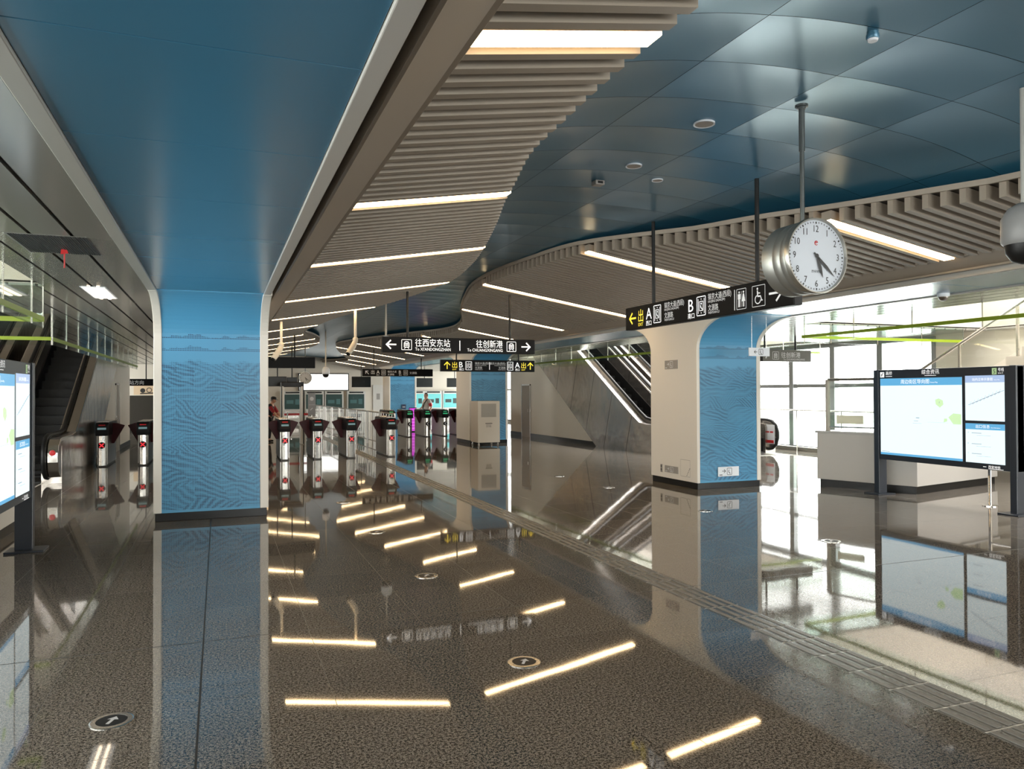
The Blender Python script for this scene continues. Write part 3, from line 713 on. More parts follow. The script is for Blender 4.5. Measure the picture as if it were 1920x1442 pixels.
# ------------------------------------------------------------------ information displays
def kiosk(loc, rz, label):
    e = empty('information_display', loc, rz, label, 'information display')
    W_, H0, H1, D = 2.40, .58, 2.035, .13
    MB().box(0, W_, 0, D, H0, H1).build('cabinet', NAVY, e, bevel=.008)
    for x in (0, W_-.10):
        MB().box(x, x+.10, -.02, D+.02, 0, H1+.005).build('post', NAVY, e, bevel=.006)
        MB().box(x-.10, x+.20, -.14, D+.10, 0, .022).build('foot_plate', NAVY, e, bevel=.005)
    y = -.004; fs = -.0055
    def screen(name, x0, x1, z0, z1, bar, head, hs, sub, barmat=SCRB):
        o = MB().rect(x0, x1, z0, z1, y).build(name, SCR, e)
        MB().rect(x0, x1, z1-bar, z1, fs).build('title_bar', barmat, o)
        t = MB(); t.text(head, hs, (x0+x1)/2-.05*(x1-x0), z1-bar*.72, fs-.001, 'c'); wd = glyphs(head)[2]*hs
        t.text(sub, hs*.38, (x0+x1)/2-.05*(x1-x0)+wd/2+.02, z1-bar*.7, fs-.001); t.build('title', SCRT, o)
        return o
    a = screen('map_screen', .125, 1.585, .665, 1.895, .115, '周边街区导向图', .075, 'Street Map')
    MB().rect(.125, 1.585, .665, .70, fs).build('base_bar', SCRB, a)
    for pk in ([(1.14, 1.56), (1.20, 1.58), (1.27, 1.55), (1.28, 1.49), (1.22, 1.44), (1.15, 1.49)], [(1.36, 1.30), (1.44, 1.36), (1.57, 1.35), (1.57, 1.20), (1.44, 1.20)], [(1.28, 1.22), (1.34, 1.24), (1.34, 1.28), (1.29, 1.28)]):
        MB().flat(pk, fs).build('park_patch', SCRG, a)
    ik = MB(); ik.rect(.76, .84, 1.225, 1.231, fs).rect(.74, .90, 1.19, 1.193, fs).rect(.80, .86, 1.27, 1.282, fs).rect(1.0, 1.36, 1.215, 1.2165, fs); ik.flat([(1.205, 1.525), (1.22, 1.54), (1.21, 1.50)], fs); ik.rect(.15, .30, .715, .722, fs); ik.build('map_marking', SCRK, a)
    b = screen('station_screen', 1.635, 2.225, 1.265, 1.91, .10, '站内立体示意图', .045, 'Station Map', SCRL)
    ik = MB()
    for q in range(9):
        x = 1.68+.055*q; z = 1.49+.022*q; ik.stroke((x, z), (x+.10, z+.03), .006, fs); ik.stroke((x+.02, z-.02), (x+.05, z+.05), .003, fs)
    ik.build('plan_marking', SCRK, b)
    c = screen('exit_screen', 1.635, 2.225, .665, 1.225, .085, '出口信息', .055, 'Exit Information')
    for z in (1.085, .93, .79):
        ik = MB(); ik.text('A' if z > 1 else ('B' if z > .9 else 'C'), .03, 1.67, z, fs); ik.rect(1.73, 1.88, z, z+.008, fs); ik.rect(1.80, 2.02, z-.03, z-.027, fs)
        ik.build('exit_lettering', SCRK, c)
    def T(f): m = MB(); f(m); m.build('lettering', SIGNW, e)
    T(lambda t: (t.text('综合资讯', .078, 1.06, 1.955, fs, 'c'), t.rect(.96, 1.16, 1.925, 1.932, fs))); T(lambda t: (t.text('高桥', .065, .235, 1.955, fs), t.rect(.235, .36, 1.925, 1.932, fs)))
    T(lambda t: (t.text('号线', .055, 2.135, 1.965, fs, sx=.8), t.text('Line 5', .03, 2.135, 1.93, fs))); T(lambda t: (t.text('西安地铁', .045, 1.98, .605, fs), t.rect(1.98, 2.20, .592, .598, fs), t.rect(1.90, 1.95, .615, .622, fs)))
    lg = MB(); lg.rect(.125, .205, 1.915, 2.0, fs); lg.build('logo', SIGNW, e)
    lk = MB(); lk.stroke((.14, 1.95), (.19, 1.985), .012, fs-.001); lk.stroke((.145, 1.93), (.17, 1.955), .012, fs-.001); lk.build('logo_mark', SIGNB, e)
    o = MB().rect(2.045, 2.115, 1.92, 2.01, fs).build('line_badge', mat('line_green', (.2, .3, .12), .4, emit=(.45, .62, .35), es=.6), e)
    MB().text('5', .08, 2.08, 1.935, fs-.001, 'c').build('line_number', SIGNB, e)
    return e
kiosk((10.1, 9.50, 0), -PI/2, 'large dark-framed display with lit map screens on the right, facing the hall')
kiosk((-1.90, 7.22, 0), PI/2, 'dark-framed display with lit map screens cut off at the left edge of the photo')

# ------------------------------------------------------------------ ticket gates
def gate(loc, label, red=True, reach=.40, sides=(-1, 1)):
    e = empty('ticket_gate', loc, 0, label, 'ticket gate', 'ticket gates across the hall')
    b = MB(); pts = [(-.09, .0), (-.085, -.03), (-.06, -.06), (0, -.075), (.06, -.06), (.085, -.03), (.09, 0), (.09, 1.55), (-.09, 1.55)]
    b.prism(pts, .03, .72, 'z'); b.build('body', STEEL, e)
    MB().box(-.095, .095, -.05, 1.56, 0, .03).build('base', DKGREY, e)
    h = MB(); h.prism([(-.07, .72), (-.085, .80), (-.03, .985), (.03, 1.02), (1.50, 1.03), (1.56, .98), (1.56, .72)], -.135, .135, 'x'); h.build('reader_head', BLKMET, e, bevel=.012)
    MB().box(-.125, .125, .08, 1.5, 1.031, 1.042).build('top_plate', STEEL, e, bevel=.004)
    MB().box(-.11, -.09, .05, 1.55, .05, .72).box(.09, .11, .05, 1.55, .05, .72).build('side_panel', STEELD, e)
    for s_ in sides:
        pts = [(s_*.10, .995), (s_*reach*.6, .985), (s_*reach, .93), (s_*reach*.80, .78), (s_*reach*.42, .50), (s_*.10, .50)]
        MB().prism(pts if s_ > 0 else pts[::-1], .72, .76, 'y').build('wing', MAROON, e, bevel=.006)
    MB().add([(-.09, -.079, .865), (.09, -.079, .865), (.09, -.066, .91), (-.09, -.066, .91)], [(0, 1, 2, 3)]).build('card_reader', mat('reader_pad', (.05, .1, .1), .3, emit=(.25, .40, .42), es=.5) if red else GRNL, e)
    MB().add([(-.07, -.045, .955), (.07, -.045, .955), (.07, -.036, .98), (-.07, -.036, .98)], [(0, 1, 2, 3)]).build('label_strip', RED if red else GRNL, e)
    MB().lathe([(.078, -.074), (.078, -.088), (.07, -.09)], (0, 0, .50), 20, 'y').build('indicator', BLKMET, e)
    x = MB()
    if red:
        x.stroke((-.045, .455), (.045, .545), .026, -.093); x.stroke((-.045, .545), (.045, .455), .026, -.0935)
    else:
        x.stroke((.03, .55), (-.03, .50), .02, -.093); x.stroke((.03, .45), (-.03, .50), .02, -.0935)
    x.build('signal', REDL if red else SIGNG, e)
    t = MB(); t.text('请刷卡', .035, 0, .385, -.0765, 'c'); t.build('lettering', INK, e)
    return e
G1 = [(-2.54, 'ticket gate at the far left, beside the left escalator'), (-1.68, 'ticket gate with red cross, second from the left escalator'), (-.88, 'ticket gate behind the near blue column, left of its middle'),
      (-.08, 'ticket gate behind the near blue column, at its middle'), (.72, 'ticket gate half hidden by the right edge of the near blue column'), (1.55, 'ticket gate with red cross, first to the right of the near blue column'),
      (2.36, 'ticket gate with red cross, second to the right of the near blue column'), (3.21, 'ticket gate with red cross, third to the right of the near blue column'), (4.26, 'ticket gate with red cross at the right end of the front row')]
gate((G1[0][0], 19.9, 0), G1[0][1], sides=(1,))
g0 = gate((G1[1][0], 19.9, 0), G1[1][1])
for x, l in G1[2:]: dup(g0, (x, 19.9, 0), 0, l)
G2 = [(6.06, 'ticket gate in the back row, leftmost beside the railing end'), (6.76, 'ticket gate in the back row, left of the magenta panel'), (7.46, 'ticket gate in the back row, just right of the magenta panel'), (8.16, 'ticket gate in the back row, third from the magenta panel'), (8.90, 'ticket gate in the back row, half hidden by the cabinet column')]
g1 = gate((G2[0][0], 28.3, 0), G2[0][1], False, .34)
for x, l in G2[1:]: dup(g1, (x, 28.3, 0), 0, l)

# ------------------------------------------------------------------ railing behind the gates
def railing(loc, label):
    e = empty('railing', loc, 0, label, 'railing', 'steel baluster railing behind the gates')
    L = 2.0
    MB().cyl((0, 0, 1.08), (0, L, 1.08), .022, 12).build('top_rail', STEELD, e, smooth=True)
    MB().cyl((0, 0, .14), (0, L, .14), .016, 10).build('bottom_rail', STEELD, e, smooth=True)
    for y in (.02, L-.02): MB().cyl((0, y, 0), (0, y, 1.07), .024, 12).build('post', STEELD, e, smooth=True)
    b0 = None
    for i in range(1, 5):
        y = L*i/5
        if b0 is None: b0 = MB().cyl((0, 0, .14), (0, 0, 1.07), .010, 8).build('baluster', STEELD, e, smooth=True); b0.location = (0, y, 0)
        else:
            c = b0.copy(); COL.objects.link(c); c.parent = e; c.location = (0, y, 0)
    return e
r0 = railing((4.72, 21.55, 0), 'steel railing section nearest the front gates')
for i in range(1, 9): dup(r0, (4.70-.02*i, 21.55+2.02*i, 0), 0, 'steel railing section, %s one back from the front gates' % ORD[i])

# ------------------------------------------------------------------ escalators
def escalator(loc, label, housed=False):
    """runs along +y and rises; local x 0..1.6"""
    e = empty('escalator', loc, 0, label, 'escalator')
    sl = .577; yF, zT = 1.95, .80; yE = 9.9; top = zT+sl*(yE-yF)
    bot = 4.55; zb = lambda y: max(0, (y-bot)*.60)
    clad = [(.40, 0), (.40, zT-.10), (.44, zT-.02), (.52, zT), (yF-.35, zT), (yF, zT+.035), (yF+.35, zT+sl*.35+.01), (yE, top), (yE, zb(yE)), (bot, 0)]
    for a, b in ((0, .34), (1.26, 1.60)):
        o = MB().prism(clad, a, b, 'x').build('balustrade', CLAD, e)
        inner = (b-.10) if a == 0 else (a+.10)
        # deck trim line
        d = [(.52, zT+.012), (yF-.35, zT+.012), (yF, zT+.05), (yF+.35, zT+sl*.35+.025), (yE, top+.012)]
        MB().tube([(inner+(.06 if a == 0 else -.06), y, z) for y, z in d], .008, 8).build('deck_trim', STEEL, o, smooth=True)
        # handrail with its newel loop
        pts = [(.46, .10), (.24, .135), (.09, .25), (.02, .42), (.02, .60), (.09, .77), (.24, .88), (.46, .915), (yF-.35, .915), (yF, .955), (yF+.35, .915+sl*.35+.01), (yE, top+.115)]
        MB().tube([(inner, y, z) for y, z in pts], .042, 10).build('handrail', RUBBER, e, smooth=True)
        nw = [(.46, .14), (.26, .17), (.13, .27), (.07, .43), (.07, .60), (.13, .74), (.26, .845), (.46, .88), (.60, .88), (.60, .14)]
        MB().prism(nw, inner-.035, inner+.035, 'x').build('newel', STEEL, e, bevel=.004)
        sk = [(yF-.35, .80), (yF-.35, .895), (yF, .935), (yF+.35, .895+sl*.35), (yE, top+.095), (yE, top)]
        MB().prism([(.55, .79), (.55, .885)]+[(yF-.35, .885), (yF, .925), (yF+.35, .885+sl*.35), (yE, top+.085), (yE, top-.02), (yF+.35, zT+sl*.35-.02), (yF, zT), (yF-.35, .79)], inner-.012, inner+.012, 'x').build('rail_guide', STEELD, e)
        ox = (inner+.05, b-.005) if a > 0 else (a+.005, inner-.05)
        if housed:
            hs = [(.50, .10), (.26, .13), (.13, .24), (.07, .42), (.07, .60), (.13, .74), (.26, .84), (.50, .87), (yF-.35, .87), (yF, .91), (yF+.35, .87+sl*.35), (yE, top+.07), (yE, top-.05), (yF, .75), (.60, .75), (.60, .10)]
            MB().prism(hs, ox[0], ox[1], 'x').build('newel_housing', SHEEN, e, bevel=.012)
        bx = (ox[0]+ox[1])/2; by = .062 if housed else .398
        MB().lathe([(.052, by), (.052, by-.013), (.03, by-.02)], (bx, 0, .60), 18, 'y').build('stop_button', RED, o)
    s = MB(); y = .55
    s.box(.36, 1.24, .42, 1.3, .0, .035)
    k = 0; y = 1.3; z = .035
    while y < yE-.3:
        dz = min(.205, .03+.04*k)
        s.box(.36, 1.24, y, y+.36, max(0, z-.25), z+dz); y += .355; z += dz; k += 1
    s.build('steps', RUBBER, e)
    MB().box(.34, 1.26, -.3, .42, .001, .012).build('landing_plate', STEELD, e)
    sk = [(.5, .02), (.5, .40), (1.4, .40), (2.2, .55), (yE, top-.45), (yE, top-1.2), (3.4, .02)]
    MB().prism(sk, .335, .355, 'x').prism(sk, 1.245, 1.265, 'x').build('skirt', BLKMET, e)
    return e
e1 = escalator((10.95, 16.5, 0), 'steel-clad escalator right of the hall, behind the broad column')
e2 = escalator((12.75, 16.5, 0), 'farther right-hand escalator, its rounded handrail end beside the windows')
o = MB(); o.box(14.17, 14.172, 16.62, 16.98, .30, .72); 
# warning sticker on the newel of the second escalator
pl = MB().box(12.75+1.318, 12.75+1.323, 16.58, 16.95, .30, .76)
n2 = [c for c in e2.children if c.name.startswith('newel')]
st = MB().box(1.318, 1.323, .10, .50, .26, .78).build('notice', PLAQ, e2)
MB().box(1.315, 1.318, .14, .46, .28, .36).box(1.315, 1.318, .16, .28, .56, .60).box(1.315, 1.318, .32, .44, .56, .60).build('notice_text', RED, e2)
escalator((-4.40, 16.2, 0), 'dark escalator in the left aisle rising beyond the left display', True)
escalator((-6.30, 16.2, 0), 'second left escalator with bright metal sides, partly behind the left display', True)

# walls under the escalators
def under_wall(x0, x1, name, k):
    pts = [(20.75, 0), (28.5, 0), (28.5, 2.98), (25.95, 2.98)]
    struct(MB().prism(pts, x0, x1, 'x').build('wall_'+name, CREAM))
    return pts
under_wall(10.975, 11.07, 'right_inner', 0); under_wall(-2.90, -2.815, 'left_inner', 0)
struct(MB().box(10.955, 10.975, 21.1, 26.38, 0, .14).box(10.955, 10.975, 27.27, 28.5, 0, .14).build('baseboard_right', BLACK))
struct(MB().box(-2.815, -2.795, 21.1, 24.6, 0, .14).box(-2.815, -2.795, 25.6, 28.5, 0, .14).build('baseboard_left', BLACK))
def door(x, y0, y1, f, k):
    o = struct(MB().box(x, x+f*.03, y0, y0+.05, 0, 2.0).box(x, x+f*.03, y1-.05, y1, 0, 2.0).box(x, x+f*.03, y0, y1, 1.95, 2.0).build('door_%d' % k, STEEL))
    MB().box(x, x+f*.02, y0+.05, y1-.05, 0, 1.95).build('leaf', mat('door_leaf', (.26, .225, .18), .45), o)
    MB().box(x+f*.02, x+f*.06, y0+.12, y0+.20, .95, 1.05).build('handle', CHROME, o)
door(10.975, 26.38, 27.27, -1, 1); door(-2.815, 24.65, 25.55, 1, 2)
# back block behind the left inner wall and the far left front
struct(MB().box(-6.9, -2.9, 28.4, 28.5, 0, 2.97).build('wall_left_cross', CREAM))
# ------------------------------------------------------------------ smoke barriers with green stripe
def barrier(runs, z0, zs, label):
    e = empty('smoke_barrier', (runs[0][0], runs[0][1], z0), 0, label, 'glass barrier', 'ceiling glass barriers with lime stripe')
    b = tuple(e.location); g = MB(); s = MB(); c = MB()
    for x0, y0, x1, y1 in runs:
        t = .006
        if abs(x0-x1) < 1e-6:
            g.box(x0-t, x0+t, y0, y1, z0, CZ+.02); s.box(x0-t*1.6, x0+t*1.6, y0, y1, zs-.028, zs+.028)
            y = y0
            while y < y1+.01: c.box(x0-.008, x0+.008, y-.006, y+.006, z0, CZ+.02); y += 1.2
        else:
            g.box(x0, x1, y0-t, y0+t, z0, CZ+.02); s.box(x0, x1, y0-t*1.6, y0+t*1.6, zs-.028, zs+.028)
            x = x1
            while x > x0: c.box(x-.006, x+.006, y0-.008, y0+.008, z0, CZ+.02); x -= 1.2
    g.build('glass', GLASSG, e, base=b); s.build('stripe', GREEN, e, base=b); c.build('joint_clip', STEEL, e, base=b)
barrier([(10.38, 3.0, 10.38, 11.45), (10.39, 11.48, 14.7, 11.48)], 2.62, 2.735, 'glass ceiling barrier with lime stripe over the right display')
barrier([(10.38, 15.6, 10.38, 26.9), (10.39, 15.58, 14.7, 15.58)], 2.60, 2.70, 'glass ceiling barrier with lime stripe around the right escalators')
barrier([(-2.48, 13.9, -2.48, 27.4), (-6.5, 13.88, -2.49, 13.88)], 2.48, 2.58, 'glass ceiling barrier with lime stripe around the left escalators')
barrier([(-1.93, 2.5, -1.93, 10.3), (-6.5, 10.33, -1.94, 10.33)], 2.48, 2.58, 'glass ceiling barrier with lime stripe over the left display')

# ------------------------------------------------------------------ right stair with its rail
e = empty('staircase', (13.36, 13.5, 0), 0, 'pale staircase with sloping steel rail behind the right display', 'stairs')
s = MB(); n = 22
for i in range(n):
    y = -.30*i; s.box(0, 1.85, y-.30, y, .165*max(0, i-3), .165*(i+1))
s.build('steps', CREAM, e)
rail = MB(); rail.tube([(.04, -1.75, .92+1.85*.55), (.04, -6.5, .92+6.6*.55)], .028, 10); rail.build('handrail', STEEL, e, smooth=True)
for i in range(5):
    y = -1.8-1.15*i; MB().box(.02, .06, y-.02, y+.02, .165*int(1-y/.30), .90+(.1-y)*.55).build('rail_post', STEEL, e)
MB().hexa([(.03, -1.75, .12+1.85*.55), (.045, -1.75, .12+1.85*.55), (.045, -6.4, .12+6.4*.55), (.03, -6.4, .12+6.4*.55), (.03, -1.75, .86+1.85*.55), (.045, -1.75, .86+1.85*.55), (.045, -6.4, .86+6.4*.55), (.03, -6.4, .86+6.4*.55)]).build('glass_panel', GLASS, e)

# ------------------------------------------------------------------ service counter
e = empty('service_counter', (10.0, 10.67, 0), 0, 'pale grey service counter with black plinth behind the right display', 'counter')
O = (10.0, 10.67, 0)
def poly_inset(p, d): 
    cx = sum(q[0] for q in p)/len(p); cy = sum(q[1] for q in p)/len(p)
    return [(q[0]+(cx-q[0])/math.hypot(cx-q[0], cy-q[1])*d, q[1]+(cy-q[1])/math.hypot(cx-q[0], cy-q[1])*d) for q in p]
CP = [(9.98, 10.67), (10.60, 9.12), (13.2, 9.66), (13.2, 10.2), (10.92, 9.75), (10.52, 10.74)]
CP = CP[:1]+CP[1:]
MB().prism(CP, .13, .95, 'z').build('body', mat('counter_grey', (.42, .40, .37), .4), e, bevel=.006, base=O)
ip = [(10.02, 10.64), (10.63, 9.16), (13.18, 9.70), (13.18, 10.16), (10.90, 9.70), (10.50, 10.70)]
MB().prism(ip, 0, .13, 'z').build('plinth', BLACK, e, base=O)
tp = [(9.95, 10.69), (10.585, 9.085), (13.22, 9.635), (13.22, 10.23), (10.94, 9.78), (10.54, 10.76)]
MB().prism(tp, .95, .99, 'z').build('worktop', mat('counter_top', (.36, .35, .33), .25), e, bevel=.004, base=O)
e = empty('counter_screen', (10.12, 10.55, .99), 0, 'steel-framed clear glass screen standing on the service counter', 'glass screen')
O = (10.12, 10.55, .99)
P0, P1, P2 = Vector((10.12, 10.55, 0)), Vector((10.70, 9.20, 0)), Vector((12.6, 9.60, 0))
fr = MB(); gl = MB(); nt = MB()
def post(p): 
    m = MB(); m.box(p.x-.028, p.x+.028, p.y-.028, p.y+.028, .99, 1.90); m.build('post', STEELD, e, base=O)
pm = P0.lerp(P1, .56)
for q in (P0, pm, P1, P2): post(q)
for a, b in ((P0, pm), (pm, P1), (P1, P2)):
    fr.tube([(a.x, a.y, 1.90), (b.x, b.y, 1.90)], .024, 8); fr.tube([(a.x, a.y, 1.06), (b.x, b.y, 1.06)], .014, 8)
    d = (b-a).normalized(); n_ = Vector((-d.y, d.x, 0))*.005; a2, b2 = a+d*.03, b-d*.03
    gl.hexa([(*(a2-n_).xy, 1.08), (*(b2-n_).xy, 1.08), (*(b2+n_).xy, 1.08), (*(a2+n_).xy, 1.08), (*(a2-n_).xy, 1.86), (*(b2-n_).xy, 1.86), (*(b2+n_).xy, 1.86), (*(a2+n_).xy, 1.86)])
fr.build('rail', STEEL, e, base=O); gl.build('glass', GLASSG, e, base=O)
d = (pm-P0).normalized(); a2, b2 = P0+d*.16, P0+d*.62; n_ = Vector((-d.y, d.x, 0))
if n_.x > 0: n_ = -n_
n_ *= .009
MB().hexa([(*(a2+n_).xy, 1.12), (*(b2+n_).xy, 1.12), (*(b2+n_*1.4).xy, 1.12), (*(a2+n_*1.4).xy, 1.12), (*(a2+n_).xy, 1.27), (*(b2+n_).xy, 1.27), (*(b2+n_*1.4).xy, 1.27), (*(a2+n_*1.4).xy, 1.27)]).build('notice', mat('notice_cream', (.62, .60, .45), .5), e, base=O)
e = empty('service_counter', (-2.9, 9.5, 0), 0, 'white counter behind the left display, black at the floor', 'counter')
MB().box(-3.6, -2.35, 7.6, 11.3, .13, 1.0).build('body', WHITE, e, bevel=.006, base=(-2.9, 9.5, 0)); MB().box(-3.55, -2.38, 7.65, 11.27, 0, .13).build('plinth', BLACK, e, base=(-2.9, 9.5, 0))

# low railing at the right edge
e = empty('low_railing', (10.55, 7.84, 0), 0, 'low steel railing with round foot, under the right end of the display', 'railing')
O = (10.55, 7.84, 0)
for y in (7.84, 6.3, 4.8):
    MB().lathe([(.10, 0), (.10, .012), (.03, .018), (.024, .03), (.024, .86), (.018, .875)], (10.55, y, 0), 20).build('post', CHROME, e, smooth=True, base=O)
MB().cyl((10.55, 4.8, .82), (10.55, 7.84, .82), .02, 12).build('top_rail', CHROME, e, smooth=True, base=O)
MB().cyl((10.55, 4.8, .54), (10.55, 7.84, .54), .012, 10).build('lower_rail', CHROME, e, smooth=True, base=O)
# glass rail along the windows
e = empty('window_railing', (15.25, 17, 0), 0, 'steel and glass railing standing in front of the right windows', 'railing')
O = (15.25, 17, 0)
MB().cyl((15.25, 13.7, 1.16), (15.25, 27, 1.16), .022, 10).build('top_rail', STEEL, e, smooth=True, base=O)
MB().cyl((15.25, 13.7, .12), (15.25, 27, .12), .014, 10).build('bottom_rail', STEEL, e, smooth=True, base=O)
for i in range(9): MB().box(15.23, 15.27, 13.75+1.64*i, 13.79+1.64*i, 0, 1.15).build('post', STEEL, e, base=O)
MB().box(15.244, 15.256, 13.75, 26.9, .2, 1.05).build('glass', GLASSG, e, base=O)

# ------------------------------------------------------------------ white cabinet by the column
e = empty('cabinet_unit', (8.0, 22.7, 0), 0, 'white floor-standing cabinet with louvre window in front of the mural column', 'cabinet')
O = (8.0, 22.7, 0)
MB().box(7.63, 8.37, 22.7, 23.45, .10, 1.42).build('body', mat('cabinet_white', (.56, .50, .43), .45), e, bevel=.012, base=O)
MB().box(7.74, 8.24, 22.688, 22.70, .91, 1.335).build('louvre_frame', LOUVM, e, base=O)
b = MB()
for i in range(9): z = .945+i*.042; b.box(7.775, 8.205, 22.672, 22.69, z, z+.022)
b.build('louvre', LOUVM, e, base=O)
MB().box(7.88, 8.11, 22.695, 22.70, .70, .72).build('slot', SLOT, e, base=O)
MB().text('保持清洁', .045, 7.90, .64, 22.697).text('请勿倚靠', .045, 7.90, .59, 22.697).build('lettering', INK, e, base=O)
for x in (7.68, 8.32):
    for y in (22.76, 23.39): MB().lathe([(.03, 0), (.035, .03), (.03, .06), (.018, .07), (.018, .10)], (x, y, 0), 12).build('castor', STEELD, e, base=O)

# ------------------------------------------------------------------ plaques on the broad column
def plaque(loc, rz, w_, h, m, label, dark=INK):
    e = empty('plaque', loc, rz, label, 'plaque')
    MB().box(0, w_, -.012, 0, 0, h).build('plate', m, e, bevel=.002)
    g = MB(); y = -.014; arrow(g, w_*.27, h*.56, h*.42, 'r', y, h*.06); frame(g, w_*.42, w_*.66, h*.14, h*.88, h*.05, y); g.stroke((w_*.52, h*.7), (w_*.50, h*.45), h*.07, y); g.stroke((w_*.50, h*.45), (w_*.58, h*.28), h*.07, y); g.rect(w_*.06, w_*.2, h*.12, h*.2, y)
    g.build('pictogram', dark, e)
plaque((7.70, 12.03, 2.11), -PI/2, .41, .16, PLAQG, 'grey exit plaque high on the beige side of the broad column', PLAQ)
plaque((7.70, 12.05, .215), -PI/2, .43, .125, PLAQG, 'grey exit plaque low on the beige side of the broad column', PLAQ)
plaque((8.12, 11.04, .21), 0, .44, .165, PLAQ, 'white exit plaque with arrow low on the blue mural of the broad column')
e = empty('hanging_exit_plaque', (8.22, 10.3, 2.285), 0, 'small white exit plaque hanging on thin wires before the broad column', 'plaque')
MB().box(0, .42, 0, .02, 0, .14).build('plate', PLAQ, e, bevel=.003)
for x in (.06, .36): MB().cyl((x, .01, .14), (x, .01, .685), .003, 6).build('wire', STEEL, e)
g = MB(); arrow(g, .13, .07, .06, 'l', -.003, .01); frame(g, .19, .28, .02, .12, .008, -.003); g.stroke((.23, .10), (.225, .06), .012, -.003); g.stroke((.225, .06), (.25, .035), .012, -.003); g.build('pictogram', INK, e)
e = empty('access_hatch', (7.70, 11.55, .19), -PI/2, 'small square access hatch low on the beige side of the broad column', 'hatch')
fr = MB(); frame(fr, 0, .30, 0, .30, .006, -.003); fr.build('seam', PLAQG, e); MB().box(.006, .294, -.002, 0, .006, .294).build('cover', WHITE, e)
v = MB()
for i in range(5): v.stroke((.19+.02*i, .02+.03*i), (.215+.02*i, .035+.03*i), .01, -.0035)
v.build('vent_slot', INK, e)
e = empty('power_socket', (7.70, 12.20, .20), -PI/2, 'small double socket low on the beige side of the broad column', 'socket')
MB().box(0, .06, -.01, 0, 0, .15).build('plate', PLAQG, e, bevel=.003)
MB().rect(.015, .045, .09, .13, -.0115).rect(.015, .045, .03, .07, -.0115).build('outlet', INK, e)

# ------------------------------------------------------------------ ceiling fittings
def disc_fit(x, y, r, label):
    z = blue_z(x, y)+.012
    e = empty('ceiling_speaker', (x, y, z), 0, label, 'ceiling speaker')
    MB().lathe([(r*.86, -.012), (r, -.016), (r, -.002), (r*.9, .004)], n=32).build('rim', PLAQ, e, smooth=True)
    MB().lathe([(r*.84, -.013), (r*.84, -.004)], n=32).build('grille', mat('speaker_grille', (.32, .28, .25), .6), e)
disc_fit(3.50, 4.90, .082, 'round ceiling speaker in the blue panels, largest and nearest the camera')
disc_fit(3.55, 6.05, .075, 'round ceiling speaker in the blue panels, behind the largest one')
disc_fit(4.02, 6.40, .055, 'small round ceiling speaker in the blue panels, nearest the sign rod')
e = empty('ceiling_sensor', (3.48, 6.62, blue_z(3.48, 0)+.01), 0, 'small box-shaped sensor under the blue ceiling panels', 'sensor')
MB().box(-.05, .05, -.05, .05, -.045, 0).build('housing', PLAQG, e, bevel=.008); MB().box(-.028, .028, -.052, -.05, -.035, -.012).build('lens', RUBBER, e)
e = empty('smoke_detector', (3.52, 3.30, blue_z(3.52, 0)+.012), 0, 'small cylindrical detector in the blue ceiling near the top edge', 'smoke detector')
MB().lathe([(.032, -.05), (.036, -.045), (.036, -.025), (.030, -.022), (.032, 0)], n=20).build('housing', BLUEC, e, smooth=True); MB().lathe([(.026, -.062), (.030, -.05)], n=20).build('base_ring', PLAQ, e, smooth=True)
def dome(x, y, z, label):
    e = empty('dome_camera', (x, y, z), 0, label, 'security camera')
    MB().lathe([(.075, 0), (.075, -.03), (.065, -.045)], n=24).build('housing', PLAQ, e, smooth=True)
    MB().lathe([(.062, -.045), (.055, -.075), (.035, -.095), (.008, -.102)], n=24).build('dome', STEELD, e, smooth=True)
dome(8.86, 7.2, 2.972, 'small dome camera under the right beam above the display')
def ptz(x, y, z, top, label, rod=CREAMP, big=1.0):
    e = empty('hanging_camera', (x, y, z), 0, label, 'security camera')
    b = big
    MB().lathe([(.11*b, .0), (.125*b, .02), (.125*b, .16*b), (.09*b, .22*b), (.04*b, .25*b)], n=28).build('housing', PLAQ if rod is CREAMP else GREYP, e, smooth=True)
    MB().lathe([(.108*b, 0), (.10*b, -.05*b), (.07*b, -.095*b), (.02*b, -.115*b)], n=28).build('dome', RUBBER, e, smooth=True)
    MB().cyl((0, 0, .24*b), (0, 0, top-z), .022, 12).build('pole', rod, e, smooth=True)
ptz(5.07, 3.5, 2.68, 3.74, 'grey dome camera with black glass cut off at the right edge', mat('camera_grey', (.36, .36, .34), .4), 1.12)
ptz(3.35, 26, 2.33, 3.80, 'camera with black dome on a long thin pole before the light box')
ptz(3.63, 17.5, 2.78, 3.80, 'pale dome camera on a pole just behind the platform sign')
def bullet(x, y, z, top, label):
    e = empty('pole_camera', (x, y, z), 0, label, 'security camera', 'cream cameras on ceiling poles')
    MB().cyl((0, 0, .05), (0, 0, top-z), .028, 14).build('pole', CREAMP, e, smooth=True)
    MB().lathe([(.05, -.02), (.055, 0), (.055, .06), (.04, .08)], n=18).build('joint', CREAMP, e, smooth=True)
    MB().tube([(0, 0, .0), (-.05, -.03, -.10), (-.16, -.10, -.26)], [.05, .062, .055], 14).build('camera_body', CREAMP, e, smooth=True)
    MB().tube([(-.16, -.10, -.26), (-.172, -.108, -.277)], [.045, .045], 14).build('lens', RUBBER, e, smooth=True)
bullet(2.62, 15.7, 2.76, 3.40, 'cream camera on a ceiling pole in the middle of the left slats')
bullet(1.17, 15.9, 2.64, 3.14, 'cream camera on a ceiling pole beside the near blue column')
e = empty('air_grille', (-1.30, 7.45, CZ), 0, 'dark slotted air grille in the left aisle ceiling', 'vent')
b = MB()
for i in range(30): x = -.27+.54*i/29; b.box(x, x+.009, -.42, .42, -.006, -.001)
